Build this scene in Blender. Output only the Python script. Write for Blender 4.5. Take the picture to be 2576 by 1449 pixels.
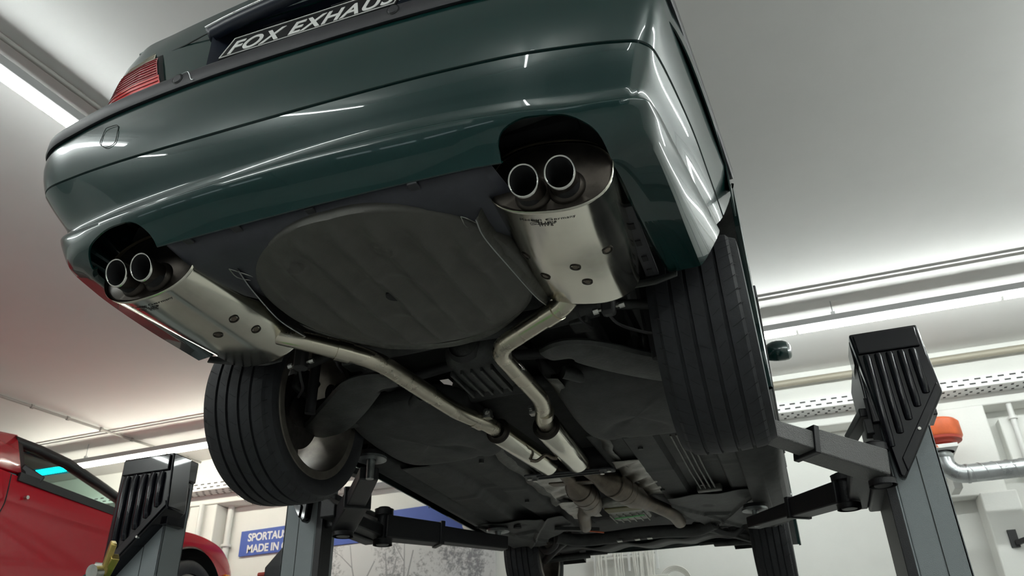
import bpy, bmesh, math, random
from mathutils import Vector, Matrix
random.seed(7)
PI = math.pi
C = bpy.context.scene.collection
for o in list(bpy.data.objects): bpy.data.objects.remove(o)
ZO = 1.95          # height of the lifted car's own ground plane above the workshop floor

# ------------------------------------------------------------------ camera
cam_d = bpy.data.cameras.new('camera'); cam = bpy.data.objects.new('camera', cam_d); C.objects.link(cam)
bpy.context.scene.camera = cam
def cam_axes(a, b, c):
    Rz = Matrix.Rotation(a, 3, 'Z'); Rx = Matrix.Rotation(b, 3, 'X'); Ry = Matrix.Rotation(c, 3, 'Y')
    return Rz @ Rx @ Ry
_R = cam_axes(0.3285540685341145, 0.5133003111668542, 0.026424839725866636)
_x = _R @ Vector((1,0,0)); _f = _R @ Vector((0,1,0)); _u = _R @ Vector((0,0,1))
M = Matrix.Identity(4)
for i in range(3):
    M[i][0] = _x[i]; M[i][1] = _u[i]; M[i][2] = -_f[i]
M[0][3], M[1][3], M[2][3] = 0.8941641578520585, -1.1844627618775325, -0.7754181678941081 + ZO
cam.matrix_world = M
cam_d.sensor_width = 36.0; cam_d.lens = 1997.928/2576*36.0; cam_d.clip_start = 0.02
cam_d.dof.use_dof = True; cam_d.dof.focus_distance = 2.3; cam_d.dof.aperture_fstop = 7.5

# ------------------------------------------------------------------ view, world
sc = bpy.context.scene
sc.view_settings.view_transform = 'Standard'; sc.view_settings.look = 'None'
sc.view_settings.gamma = 1.0; sc.view_settings.use_curve_mapping = False
sc.view_settings.exposure = 0.0
w = bpy.data.worlds.new('world'); sc.world = w; w.use_nodes = True
w.node_tree.nodes['Background'].inputs[0].default_value = (0.6,0.65,0.7,1)
w.node_tree.nodes['Background'].inputs[1].default_value = 0.02
TUBE = 84.0        # strength of the fluorescent tubes

# ------------------------------------------------------------------ materials
def mat(name, col, rough=0.5, metal=0.0, coat=0.0, noise=0.0, nscale=20, bump=0.0, bscale=200, spec=0.5, col2=None, rvar=0.0, aniso=None):
    m = bpy.data.materials.new(name); m.use_nodes = True; nt = m.node_tree; N = nt.nodes; L = nt.links
    b = N['Principled BSDF']
    b.inputs['Base Color'].default_value = (*col,1); b.inputs['Roughness'].default_value = rough
    b.inputs['Metallic'].default_value = metal; b.inputs['Coat Weight'].default_value = coat
    b.inputs['Coat Roughness'].default_value = 0.03; b.inputs['Specular IOR Level'].default_value = spec
    tc = N.new('ShaderNodeTexCoord')
    if noise or col2 or rvar:
        n = N.new('ShaderNodeTexNoise'); n.inputs['Scale'].default_value = nscale; n.inputs['Detail'].default_value = 8; n.inputs['Roughness'].default_value = .65
        L.new(tc.outputs['Object'], n.inputs['Vector'])
        if noise or col2:
            r = N.new('ShaderNodeValToRGB'); c2 = col2 or tuple(c*(1-noise) for c in col)
            c1 = col if col2 else tuple(min(1,c*(1+noise)) for c in col)
            r.color_ramp.elements[0].position = .35; r.color_ramp.elements[0].color = (*c2,1)
            r.color_ramp.elements[1].position = .68; r.color_ramp.elements[1].color = (*c1,1)
            L.new(n.outputs['Fac'], r.inputs['Fac']); L.new(r.outputs['Color'], b.inputs['Base Color'])
        if rvar:
            mr = N.new('ShaderNodeMapRange'); mr.inputs['To Min'].default_value = max(0,rough-rvar); mr.inputs['To Max'].default_value = min(1,rough+rvar)
            mr.inputs['From Min'].default_value=.3; mr.inputs['From Max'].default_value=.7
            L.new(n.outputs['Fac'], mr.inputs['Value']); L.new(mr.outputs['Result'], b.inputs['Roughness'])
    if bump:
        n2 = N.new('ShaderNodeTexNoise'); n2.inputs['Scale'].default_value = bscale; n2.inputs['Detail'].default_value = 3
        L.new(tc.outputs['Object'], n2.inputs['Vector'])
        bp = N.new('ShaderNodeBump'); bp.inputs['Strength'].default_value = bump; bp.inputs['Distance'].default_value = .002
        L.new(n2.outputs['Fac'], bp.inputs['Height']); L.new(bp.outputs['Normal'], b.inputs['Normal'])
    return m
def emis(name, col, s):
    m = bpy.data.materials.new(name); m.use_nodes = True; b = m.node_tree.nodes['Principled BSDF']
    b.inputs['Base Color'].default_value = (.9,.9,.9,1)
    b.inputs['Emission Color'].default_value = (*col,1); b.inputs['Emission Strength'].default_value = s
    return m
def glass(name, col, rough=0.02, alpha=0.1):
    m = bpy.data.materials.new(name); m.use_nodes = True; nt = m.node_tree; N = nt.nodes; L = nt.links
    N.remove(N['Principled BSDF']); t = N.new('ShaderNodeBsdfTransparent'); t.inputs[0].default_value = (*col,1)
    g = N.new('ShaderNodeBsdfGlossy'); g.inputs['Roughness'].default_value = rough; mx = N.new('ShaderNodeMixShader'); mx.inputs[0].default_value = alpha
    L.new(t.outputs[0], mx.inputs[1]); L.new(g.outputs[0], mx.inputs[2]); L.new(mx.outputs[0], N['Material Output'].inputs['Surface'])
    return m
m_green = mat('green_paint', (0.002,0.024,0.022), .27, .12, coat=.7, spec=.4, noise=.12, nscale=900)
m_black = mat('black_plastic', (0.022,0.022,0.026), .42, bump=.25, bscale=900)
m_seam  = mat('dark_seam', (0.004,0.006,0.006), .6)
m_under = mat('underseal', (0.030,0.031,0.030), .62, noise=.35, nscale=14, bump=.5, bscale=160)
m_well  = mat('well_coating', (0.066,0.064,0.056), .6, noise=.10, nscale=10, bump=.35, bscale=260)
m_apron = mat('apron_plastic', (0.034,0.036,0.046), .5, noise=.2, nscale=9, bump=.15, bscale=60)
m_shield= mat('heat_shield', (0.10,0.10,0.09), .42, .7, noise=.4, nscale=12, bump=.6, bscale=90)
m_foil  = mat('crinkled_foil', (0.36,0.35,0.32), .3, 1, noise=.3, nscale=10, bump=1.0, bscale=40)
m_steel = mat('brushed_steel', (0.60,0.56,0.46), .26, 1, noise=.08, nscale=7, rvar=.08)
m_pol   = mat('polished_steel', (0.74,0.72,0.63), .15, 1, noise=.10, nscale=5, rvar=.07, bump=.05, bscale=5)
m_weld  = mat('stained_end_plate', (0.045,0.038,0.032), .38, .8, noise=.5, nscale=9, rvar=.1)
m_nearblack  = mat('near_black', (0.006,0.006,0.007), .8)  # near-black: soot in the tail pipes; also darkens gearbox, damper and engine bay
m_rim   = mat('tip_rim', (.75,.74,.70), .2, 1)
m_cat   = mat('heat_stained_steel', (0.15,0.125,0.10), .42, .9, noise=.4, nscale=14, rvar=.1)
m_tyre  = mat('tyre_rubber', (0.011,0.012,0.015), .66, noise=.35, nscale=30, bump=.2, bscale=300)
m_alloy = mat('alloy_wheel', (0.34,0.33,0.31), .34, .9, noise=.2, nscale=15)
m_barrel= mat('dusty_barrel', (0.15,0.135,0.115), .42, .7, noise=.3, nscale=12)
m_brake = mat('brake_disc', (0.10,0.09,0.085), .4, .9, noise=.3, nscale=20)
m_arm   = mat('suspension_casting', (0.040,0.042,0.040), .52, .2, noise=.4, nscale=16, bump=.5, bscale=120)
m_rub   = mat('rubber', (0.012,0.012,0.013), .6)
m_bolt  = mat('zinc_bolt', (0.5,0.5,0.47), .3, 1, noise=.2)
m_pad   = mat('zinc_pad', (0.28,0.30,0.30), .35, .9, noise=.3, nscale=30)
m_lens  = mat('red_lens', (0.33,0.005,0.014), .12, coat=1); m_lens2 = mat('clear_lens', (0.50,0.47,0.38), .12, coat=1)
m_lensd = mat('lens_rib_red',(0.16,0.004,0.008),.2); m_lensc = mat('lens_rib_clear',(0.30,0.28,0.22),.2); m_lens3 = mat('bright_red_lens', (0.62,0.015,0.02), .10, coat=1)
m_chrome= mat('chrome', (0.75,0.76,0.76), .08, 1)
m_plate = mat('number_plate', (0.005,0.005,0.006), .6, spec=.3); m_white = mat('white_lettering', (0.72,0.72,0.70), .4)
m_navy  = mat('recess_plastic', (0.008,0.012,0.022), .3)
m_glassd= mat('dark_glass', (0.01,0.012,0.012), .03, coat=1)
m_lgrey = mat('grey_powder_coat', (0.25,0.28,0.29), .42, .15, bump=1.0, bscale=420)
m_lblack= mat('black_gloss_panel', (0.003,0.003,0.006), .25, coat=.35, spec=.3)
m_lmatt = mat('black_carriage', (0.004,0.004,0.006), .45, .0, bump=.5, bscale=300)
m_lspark= mat('hammered_arm', (0.12,0.12,0.118), .40, .3, bump=2.0, bscale=260)
m_ceil  = mat('ceiling_paint', (0.72,0.71,0.695), .7, noise=.02, nscale=1.5, bump=.12, bscale=8)
m_wall  = mat('wall_paint', (0.82,0.82,0.785), .7, noise=.02, nscale=2, bump=.3, bscale=60)
m_backw = mat('back_wall_paint',(0.14,0.15,0.155),.7); m_doorg = mat('garage_door_panel',(0.07,0.08,0.085),.4); m_pane = emis('daylight_pane',(.75,.88,1.0),1.2)
m_floor = mat('floor_paint', (0.30,0.30,0.295), .35, noise=.15, nscale=3)
m_wht   = mat('white_metal', (0.72,0.72,0.70), .4, bump=.1, bscale=100)
m_lamp=mat('lamp_channel',(0.30,0.30,0.30),.5); m_tray  = mat('white_tray', (0.75,0.75,0.74), .4); m_hole = mat('slot_shadow', (0.05,0.05,0.05), .8)
m_cable = mat('white_cable', (0.70,0.69,0.64), .5)
m_pipe  = mat('old_pipe', (0.42,0.39,0.31), .45, .2)
m_blue  = mat('blue_banner', (0.055,0.105,0.42), .5, noise=.06, nscale=3); m_btxt = mat('banner_letters', (.78,.78,.80), .5)
m_orange= mat('orange_housing', (0.62,0.12,0.035), .42, noise=.15, nscale=8); m_orange2 = mat('orange_fan', (0.42,0.05,0.03), .5)
m_galv  = mat('galvanised_duct', (0.50,0.52,0.53), .3, .95, noise=.12, nscale=9, rvar=.05)
m_red   = mat('red_paint', (0.46,0.004,0.016), .25, .0, coat=.45, spec=.35)
m_dark  = mat('black_trim', (0.012,0.013,0.014), .4)
m_brass = mat('brass', (0.42,0.32,0.10), .35, .9, noise=.2); m_lime = mat('green_cylinder', (0.10,0.42,0.05), .4)
m_cyan  = glass('sun_band_glass', (0.0,0.72,0.95), alpha=.05); m_wind = glass('windscreen_glass', (0.55,0.72,0.66), alpha=.06)
m_tint  = glass('side_glass', (0.80,0.88,0.85), alpha=.05)
m_tube  = emis('lit_tube', (0.94,1.0,0.97), TUBE); m_tubew = emis('lit_tube_warm', (1.0,1.0,0.86), TUBE*.62); m_tubef = emis('lit_tube_far', (0.94,1.0,0.97), TUBE*.66); m_tubel = emis('lit_tube_soft', (0.94,1.0,0.98), TUBE*.36)
m_oil   = mat('oil_sump', (0.30,0.30,0.27), .5, .6, noise=.4, nscale=12); m_olive = mat('sump_olive', (0.13,0.12,0.045), .5); m_grn = mat('green_stripe', (0.10,0.42,0.14), .5)
m_amber = mat('amber_lens', (0.85,0.28,0.02), .15, coat=1)

# ------------------------------------------------------------------ mesh helpers
WL = {}
def wloc(o): return WL.get(o.name, Vector((0,0,0))) if o else Vector((0,0,0))
def thing(name, label, cat, loc, group=None, kind=None):
    o = bpy.data.objects.new(name, None); C.objects.link(o); o.empty_display_size = .1
    v = Vector((loc[0],loc[1],loc[2]+ZO)); o.location = v; WL[o.name] = v
    if label: o['label'] = label
    if cat: o['category'] = cat
    if group: o['group'] = group
    if kind: o['kind'] = kind
    return o
def tag(o, label, cat, group=None, kind=None):
    if label: o['label'] = label
    if cat: o['category'] = cat
    if group: o['group'] = group
    if kind: o['kind'] = kind
    return o
def spline(pts, n=8, closed=False):
    P = [Vector(p) for p in pts]; out = []
    m = len(P)
    for i in range(m if closed else m-1):
        p1, p2 = P[i], P[(i+1)%m]
        p0 = P[i-1] if (closed or i>0) else p1*2-p2
        p3 = P[(i+2)%m] if (closed or i+2<m) else p2*2-p1
        for k in range(n):
            t = k/n
            out.append(.5*((2*p1)+(p2-p0)*t+(2*p0-5*p1+4*p2-p3)*t*t+(3*p1-p0-3*p2+p3)*t**3))
    if not closed: out.append(P[-1])
    return out
class MB:
    def __init__(s): s.v=[]; s.f=[]
    def add(s, vs, fs):
        b=len(s.v); s.v += [Vector(v) for v in vs]; s.f += [[b+i for i in f] for f in fs]; return s
    def box(s, x0,x1,y0,y1,z0,z1):
        return s.add([(x,y,z) for x in (x0,x1) for y in (y0,y1) for z in (z0,z1)],
                     [(0,1,3,2),(4,6,7,5),(0,4,5,1),(2,3,7,6),(0,2,6,4),(1,5,7,3)])
    def obox(s, a, b, wd, ht, up=(0,0,1), a2=None):
        """box beam from a to b, width wd, height ht"""
        a=Vector(a); b=Vector(b); d=(b-a).normalized(); sd=d.cross(Vector(up)).normalized(); u=sd.cross(d)
        if a2 is None: a2=(wd,ht)
        vs=[]
        for p,(w_,h_) in ((a,(wd,ht)),(b,a2)):
            for i,j in ((-1,-1),(1,-1),(1,1),(-1,1)): vs.append(p+sd*i*w_/2+u*j*h_/2)
        return s.add(vs,[(0,3,2,1),(4,5,6,7),(0,1,5,4),(1,2,6,5),(2,3,7,6),(3,0,4,7)])
    def loft(s, rings, closed=True, cap=True):
        n=len(rings[0]); vs=[p for r in rings for p in r]; fs=[]
        for i in range(len(rings)-1):
            for j in range(n if closed else n-1):
                k=(j+1)%n; fs.append((i*n+j,i*n+k,(i+1)*n+k,(i+1)*n+j))
        if cap and closed: fs.append(tuple(range(n-1,-1,-1))); fs.append(tuple((len(rings)-1)*n+j for j in range(n)))
        return s.add(vs,fs)
    def tube(s, pts, r, seg=14, sm=0, cap=True):
        P=[Vector(p) for p in pts]
        if sm: P=spline(P,sm)
        rr = r if isinstance(r,(list,tuple)) else [r]*len(P)
        if len(rr)!=len(P): rr=[rr[min(len(rr)-1,int(i*len(rr)/len(P)))] for i in range(len(P))]
        rings=[]; prev=None
        for i,p in enumerate(P):
            t=((P[min(i+1,len(P)-1)]-P[max(i-1,0)])).normalized()
            if prev is None:
                a=Vector((0,0,1)) if abs(t.z)<.9 else Vector((1,0,0)); u=t.cross(a).normalized()
            else: u=(prev-t*prev.dot(t)).normalized()
            prev=u; v=t.cross(u)
            rings.append([p+(u*math.cos(2*PI*k/seg)+v*math.sin(2*PI*k/seg))*rr[i] for k in range(seg)])
        return s.loft(rings,cap=cap)
    def lathe(s, prof, axis='x', c=(0,0,0), seg=48, cap=False, closed_prof=False):
        """prof: (along, radius)"""
        rings=[]
        for a,r in prof:
            ring=[]
            for k in range(seg):
                t=2*PI*k/seg; p,q=r*math.cos(t),r*math.sin(t)
                v={'x':(a,p,q),'y':(q,a,p),'z':(p,q,a)}[axis]; ring.append(Vector(v)+Vector(c))
            rings.append(ring)
        if closed_prof: rings.append(rings[0])
        return s.loft(rings,cap=cap)
    def cyl(s,a,b,r,seg=20,r2=None):
        return s.tube([a,b],[r,r2 if r2 is not None else r],seg)
    def prism(s, out, axis, a0, a1):
        """outline of 2D points extruded along axis"""
        def P(p,a): return {'y':(p[0],a,p[1]),'x':(a,p[0],p[1]),'z':(p[0],p[1],a)}[axis]
        n=len(out); vs=[P(p,a0) for p in out]+[P(p,a1) for p in out]
        return s.add(vs,[tuple(range(n-1,-1,-1)),tuple(range(n,2*n))]+[(i,(i+1)%n,n+(i+1)%n,n+i) for i in range(n)])
    def sph(s,c,r,seg=16,sz=(1,1,1)):
        c=Vector(c); rings=[]
        for i in range(1,seg//2):
            t=PI*i/(seg//2); rings.append([c+Vector((sz[0]*r*math.sin(t)*math.cos(2*PI*k/seg),sz[1]*r*math.sin(t)*math.sin(2*PI*k/seg),sz[2]*r*math.cos(t))) for k in range(seg)])
        return s.loft(rings)
    def mapv(s,fn):
        s.v=[Vector(fn(v)) for v in s.v]; return s
    def build(s, name, m, parent=None, smooth=40, bevel=0, label=None, sub=0, solid=0, extra=None):
        me=bpy.data.meshes.new(name); off=Vector((0,0,ZO)); nf=len(s.f)
        if extra: s.add(extra[0].v,extra[0].f)
        me.from_pydata([tuple(v+off) for v in s.v],[],s.f); me.materials.append(m)
        if extra:
            me.materials.append(extra[1])
            for p in me.polygons[nf:]: p.material_index=1
        bm=bmesh.new(); bm.from_mesh(me); bmesh.ops.recalc_face_normals(bm,faces=bm.faces); bm.to_mesh(me); bm.free()
        o=bpy.data.objects.new(name,me); C.objects.link(o)
        if parent is not None:
            o.parent=parent; o.location=-wloc(parent); WL[o.name]=Vector((0,0,0))
        if smooth:
            for p in me.polygons: p.use_smooth=True
            me.set_sharp_from_angle(angle=math.radians(smooth))
        if solid:
            md=o.modifiers.new('s','SOLIDIFY'); md.thickness=solid; md.offset=-1
        if sub:
            md=o.modifiers.new('u','SUBSURF'); md.levels=sub; md.render_levels=sub
        if bevel:
            md=o.modifiers.new('b','BEVEL'); md.width=bevel; md.segments=2; md.limit_method='ANGLE'; md.angle_limit=math.radians(35)
        if label: o['label']=label
        return o
def bake(o):
    dg=bpy.context.evaluated_depsgraph_get(); me=bpy.data.meshes.new_from_object(o.evaluated_get(dg)); o.modifiers.clear(); o.data=me; return o
def cut(o, cutters, solver='EXACT', selfx=False):
    cs=[c.build('cutter',m_seam,smooth=0) for c in cutters]
    for c in cs:
        md=o.modifiers.new('c','BOOLEAN'); md.operation='DIFFERENCE'; md.object=c; md.solver=solver; md.use_self=(solver=='EXACT' and selfx)
    bpy.context.view_layer.update(); bake(o)
    for c in cs: bpy.data.objects.remove(c)
    for p in o.data.polygons: p.use_smooth=True
    o.data.set_sharp_from_angle(angle=math.radians(32))
    return o
def text(name, body, size, m, mtx, parent, shear=0, depth=.0008, bold=0, cw=1.0, sx=1.0):
    cu=bpy.data.curves.new(name,'FONT'); cu.body=body; cu.size=size; cu.shear=shear; cu.extrude=depth; cu.offset=bold; cu.space_character=cw
    t=bpy.data.objects.new('tmp',cu); C.objects.link(t)
    bpy.context.view_layer.update(); dg=bpy.context.evaluated_depsgraph_get()
    me=bpy.data.meshes.new_from_object(t.evaluated_get(dg)); bpy.data.objects.remove(t)
    for v in me.vertices:
        q=mtx @ Vector((v.co.x*sx,v.co.y,v.co.z)); v.co=(q.x,q.y,q.z+ZO)
    me.materials.clear(); me.materials.append(m)
    o=bpy.data.objects.new(name,me); C.objects.link(o)
    if parent is not None: o.parent=parent; o.location=-wloc(parent)
    return o
def frame(o, X, Y):
    """matrix with local x along X, y along Y, origin o"""
    X=Vector(X).normalized(); Z=X.cross(Vector(Y)).normalized(); Y=Z.cross(X); m=Matrix.Identity(4)
    for i in range(3): m[i][0]=X[i]; m[i][1]=Y[i]; m[i][2]=Z[i]; m[i][3]=o[i]
    return m
def struct(o): o['kind']='structure'; return o

# ------------------------------------------------------------------ room
X0,X1,Y0,Y1,ZF,ZC = -8.5,6.0,-7.0,6.15,-1.95,2.02
struct(MB().box(X0,X1,Y0,Y1,ZF-.1,ZF).build('floor',m_floor,smooth=0))
struct(MB().box(X0,X1,Y0,Y1+.3,ZC,ZC+.1).build('ceiling',m_ceil,smooth=0))
struct(MB().box(X0,X1,Y1,Y1+.15,ZF,ZC).build('wall_front',m_wall,smooth=0))
struct(MB().box(X0,X1,Y0-.15,Y0,ZF,ZC).build('wall_back',m_backw,smooth=0))
for i_,x_ in enumerate((-6.0,-1.6,2.8)):        # sectional garage doors behind the camera
    dm=MB().box(x_-1.6,x_+1.6,Y0,Y0+.05,ZF,1.3)
    pm=MB()
    for k in range(4): pm.box(x_-1.45+.75*k,x_-.85+.75*k,Y0+.05,Y0+.055,-.3,0.0)
    struct(dm.build('door_%d'%(i_+1),m_doorg,smooth=0,extra=(pm,m_pane)))
struct(MB().box(X0-.15,X0,Y0,Y1,ZF,ZC).build('wall_left',m_wall,smooth=0))
struct(MB().box(X1,X1+.15,Y0,Y1,ZF,ZC).build('wall_right',m_wall,smooth=0))
# concrete beam along the front wall, pilasters
struct(MB().box(X0,X1,5.93,Y1,1.50,ZC).build('trim_1',m_wall,bevel=.01))
struct(MB().box(1.98,2.52,5.90,Y1,.98,1.50).box(2.30,2.56,5.90,Y1,ZF,.80).box(2.02,2.52,6.0,Y1,.80,.98).build('trim_2',m_wall,bevel=.012))
struct(MB().box(-5.35,-5.0,5.95,Y1,ZF,1.5).box(-6.9,-6.6,5.95,Y1,ZF,1.5).build('trim_3',m_wall,bevel=.01))
struct(MB().box(2.62,6.0,6.0,Y1,.98,1.40).build('trim_4',m_wall,bevel=.01))

# ------------------------------------------------------------------ lights
def tube_run(name, label, a, b, mt=None, warm=False, n=1, r=.019, housing=True, group='fluorescent tube runs on the ceiling', hang=()):
    """lamp run: slim white channel with lit tubes end to end underneath"""
    a=Vector(a); b=Vector(b); t=thing(name,label,'ceiling light',tuple(a),group); d=(b-a).normalized(); L=(b-a).length
    MB().obox(a+Vector((0,0,.055)),b+Vector((0,0,.055)),.062,.05).build('housing',m_lamp,t,bevel=.006)
    k=max(1,round(L/1.5)); seg=L/k
    for i in range(k):
        p=a+d*(i*seg+.012); q=a+d*((i+1)*seg-.012)
        MB().cyl(p,q,r,14).build('tube',m_tubew if warm else (mt or m_tube),t)
        MB().cyl(q-d*.0,q+d*.024,r*.9,12).build('lamp_holder',m_wht,t)
    for h in hang:
        p=a+d*h
        MB().cyl(p+Vector((0,0,.07)),Vector((p.x,p.y,ZC)),.004,6).box(p.x-.015,p.x+.015,p.y-.01,p.y+.01,p.z+.07,p.z+.11).build('hanger',m_galv,t)
    return t
tube_run('strip_light','long cool white tube light hung behind the right lift post, crossing to the right edge',(-.2,4.62,1.82),(5.3,4.54,1.82),mt=m_tubef,hang=(1.65,4.4))
tube_run('strip_light','warm white tube light hung over the roof of the red car',(-6.75,5.03,1.78),(-3.05,4.93,1.78),warm=True,hang=(.75,2.6))
tube_run('strip_light','bright tube light running lengthwise above the left rear corner of the green car',(-2.20,-1.4,1.82),(-1.906,2.45,1.82),mt=m_tubel)
for x,y0,y1 in ((-2.2,-6.2,-2.2),(.6,-6.2,-2.4),(3.2,-6.2,-.8),(-5.2,-5.8,-.8),(3.3,.2,3.2)):  # unseen tube lights, added to light the room and ceiling
    tube_run('strip_light',{-2.2:'second added tube light from the left, on the ceiling unseen behind the camera',.6:'added tube light on the ceiling unseen straight behind the camera',3.2:'rightmost added tube light on the ceiling unseen behind the camera',-5.2:'leftmost added tube light on the ceiling, unseen behind the camera',3.3:'added lengthwise tube light on the ceiling, unseen right of the right lift post'}[x],(x,y0,1.82),(x,y1,1.82),group='added tube lights outside the picture')

# ceiling conduits
def conduit(name,label,pts,r,m=m_wht,clips=0,group=None):
    o=MB()
    o.tube(pts,r,10)
    a,b=Vector(pts[0]),Vector(pts[-1])
    for i in range(clips):
        p=a.lerp(b,(i+.5)/clips); d=(b-a).normalized(); o.cyl(p-d*.012,p+d*.012,r*1.6,10)
    return tag(o.build(name,m),label,'conduit',group)
m_cond=mat('grey_conduit',(0.33,0.32,0.30),.6)
conduit('ceiling_conduit','thin grey conduit running along the ceiling above the red car',[(-5.72,3.0,1.995),(-5.30,5.93,1.995)],.013,m_cond,8)
conduit('ceiling_conduit','thin conduit on the ceiling behind the right hand strip light',[(-.3,4.35,2.0),(5.5,4.28,2.0)],.012,m_cond)
conduit('ceiling_conduit','thin conduit on the ceiling above the red car light',[(-8,4.82,2.0),(-3.0,4.72,2.0)],.010,m_wht)
conduit('ceiling_conduit','thin grey conduit on the ceiling above the tail light of the green car',[(-2.24,-1.5,2.0),(-1.82,2.8,2.0)],.014,m_cond)
conduit('heating_pipe','beige pipe fixed along the top of the front wall above the cable tray',[(.7,5.85,1.90),(6,5.85,1.93)],.03,m_pipe)
# cable tray: perforated white channel
t=thing('cable_tray','white perforated cable tray running along the front wall','cable tray',(0,5.75,1.6))
tr=MB().box(-8.3,5.9,5.74,5.745,1.60,1.69).box(-8.3,5.9,5.745,5.93,1.598,1.602).box(-8.3,5.9,5.93-.005,5.93,1.6,1.69)
hs=MB(); x=-7.8
while x<4.2:
    hs.box(x,x+.045,5.7385,5.740,1.66,1.672); hs.box(x+.04,x+.085,5.7385,5.740,1.622,1.634)
    hs.box(x,x+.02,5.77,5.80,1.5965,1.598); hs.box(x+.045,x+.065,5.83,5.86,1.5965,1.598); hs.box(x+.02,x+.04,5.885,5.91,1.5965,1.598)
    x+=.085
tr.build('channel',m_tray,t,smooth=0,extra=(hs,m_hole))
for x in (-7.2,-5.6,-4.1,-2.6,-1.1,.4,1.98,3.5,5.0):
    MB().prism([(5.75,1.595),(5.94,1.595),(5.94,1.47)],'x',x-.006,x+.006).build('bracket',m_tray,t,smooth=0)
# wall pipes
conduit('wall_pipe','thin white vertical pipe on the wall right of the orange fan',[(2.72,5.97,1.60),(2.70,5.97,-.6)],.022,m_wht,5)
conduit('wall_pipe','vertical grey pipe left of the blue banner, nearer to the banner',[(-4.92,6.1,1.5),(-4.92,6.1,-1.9)],.035,m_wht,4)
conduit('wall_pipe','vertical pipe left of the blue banner, next to the white pilaster',[(-5.15,5.90,1.5),(-5.15,5.90,-1.9)],.03,m_wht,4)
t=thing('wall_lamp','small round bulkhead fitting above the orange fan','wall lamp',(2.13,5.86,1.42))
MB().cyl((2.10,5.88,1.52),(2.10,5.80,1.47),.028,16).sph((2.10,5.80,1.46),.045,14,(1,1,.6)).build('lamp_head',m_wht,t)
MB().cyl((2.10,5.80,1.44),(2.14,5.76,1.30),.022,14,.032).build('neck',m_galv,t)
tag(MB().lathe([(5.885,.03),(5.87,.03),(5.868,.012),(5.90,.010)],'y',(2.27,0,1.33),20).build('wall_plug',m_wht),'small round white wall plug beside the orange fan','plug')
tag(MB().lathe([(5.90,.011),(5.866,.011)],'y',(2.27,0,1.33),12,cap=True).build('plug_socket',m_hole),'dark hole in the round wall plug','plug hole')

# orange extraction fan with duct
t=thing('extraction_fan','orange round extraction fan with a galvanised duct, fixed to the right pilaster','fan',(2.06,5.55,1.1))
MB().lathe([(1.28,.02),(1.29,.10),(1.285,.16),(1.265,.178),(1.16,.18),(1.145,.17),(1.145,.12)],'z',(2.06,5.55,0),48).build('housing',m_orange,t)
MB().lathe([(1.145,.165),(1.13,.13),(1.10,.125),(1.10,.02)],'z',(2.06,5.55,0),40).lathe([(1.19,.14),(1.15,.17),(1.125,.165),(1.12,.10)],'z',(2.06,5.55,0),40).build('impeller_ring',m_orange2,t)
MB().cyl((2.06,5.55,1.045),(2.06,5.55,1.11),.09,28).build('collar',m_orange2,t)
pl=MB().box(1.90,2.16,5.40,5.68,1.045,1.075).build('mounting_plate',m_wht,t,bevel=.003)
text('lettering','KEMPER',.028,m_orange,frame((1.925,5.3985,1.050),(1,0,0),(0,0,1)),pl,bold=.0008)
MB().box(2.10,2.16,5.68,5.9,.80,1.05).build('bracket',m_wht,t,bevel=.004)
dp=[(2.06,5.55,1.045),(2.06,5.55,1.02)]+[(2.06+.12-.12*math.cos(a),5.55,.99-.12*math.sin(a)) for a in [i*PI/2/8 for i in range(9)]]+[(5.9,5.55,.87)]
du=MB().tube(dp,.068,32).build('duct',m_galv,t)
rb=MB(); x=2.22
while x<4.0:
    rb.tube([(x+.05*k/8,5.55+.0695*math.cos(PI+k*PI/8),.87+.0695*math.sin(PI+k*PI/8)) for k in range(9)],.0022,5)
    rb.tube([(x-.05+.05*k/8,5.55+.0695*math.cos(PI/2+k*PI/16),.87+.0695*math.sin(PI/2+k*PI/16)) for k in range(9)],.0022,5); x+=.095
rb.lathe([(2.18,.07),(2.185,.073),(2.20,.073),(2.205,.07)],'x',(0,5.55,.87),32).lathe([(1.0,.07),(1.005,.074),(1.03,.074)],'z',(2.06,5.55,0),32)
rb.build('duct_seam',m_galv,du)
# dark bracket on the wall at right edge
t=thing('steel_bracket','dark steel wall bracket at the right edge, below the duct','bracket',(2.45,5.88,.45))
MB().box(2.40,2.46,5.885,5.90,.37,.50).build('foot_plate',m_dark,t,bevel=.002)
MB().obox((2.44,5.88,.40),(2.85,5.5,.48),.035,.035).build('strut',m_dark,t,bevel=.003)

# blue banner and forest poster
t=thing('banner','blue wall banner with white lettering on the front wall','banner',(-3.5,6.14,1.1))
bn=MB().prism([(-4.76,.955),(-2.05,.985),(-2.10,1.275),(-4.76,1.215)],'y',6.125,6.145).build('cloth',m_blue,t,smooth=0)
text('lettering','SPORTAUSPUFFANLAGEN',.112,m_btxt,frame((-4.665,6.122,1.105),(1,0,.0),(0,0,1)),bn,bold=.0035,sx=.90)
text('lettering','MADE IN GERMANY',.112,m_btxt,frame((-4.665,6.122,.985),(1,0,.0),(0,0,1)),bn,bold=.0035,sx=.90)
m_poster=bpy.data.materials.new('forest_print'); m_poster.use_nodes=True; nt=m_poster.node_tree; b=nt.nodes['Principled BSDF']; b.inputs['Roughness'].default_value=.45
tc=nt.nodes.new('ShaderNodeTexCoord'); n1=nt.nodes.new('ShaderNodeTexNoise'); n1.inputs['Scale'].default_value=2.6; n1.inputs['Detail'].default_value=1.5
n2=nt.nodes.new('ShaderNodeTexNoise'); n2.inputs['Scale'].default_value=26; n2.inputs['Detail'].default_value=7; n2.inputs['Roughness'].default_value=.7
mp=nt.nodes.new('ShaderNodeMapping'); mp.inputs['Scale'].default_value=(1,1,.45)
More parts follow.
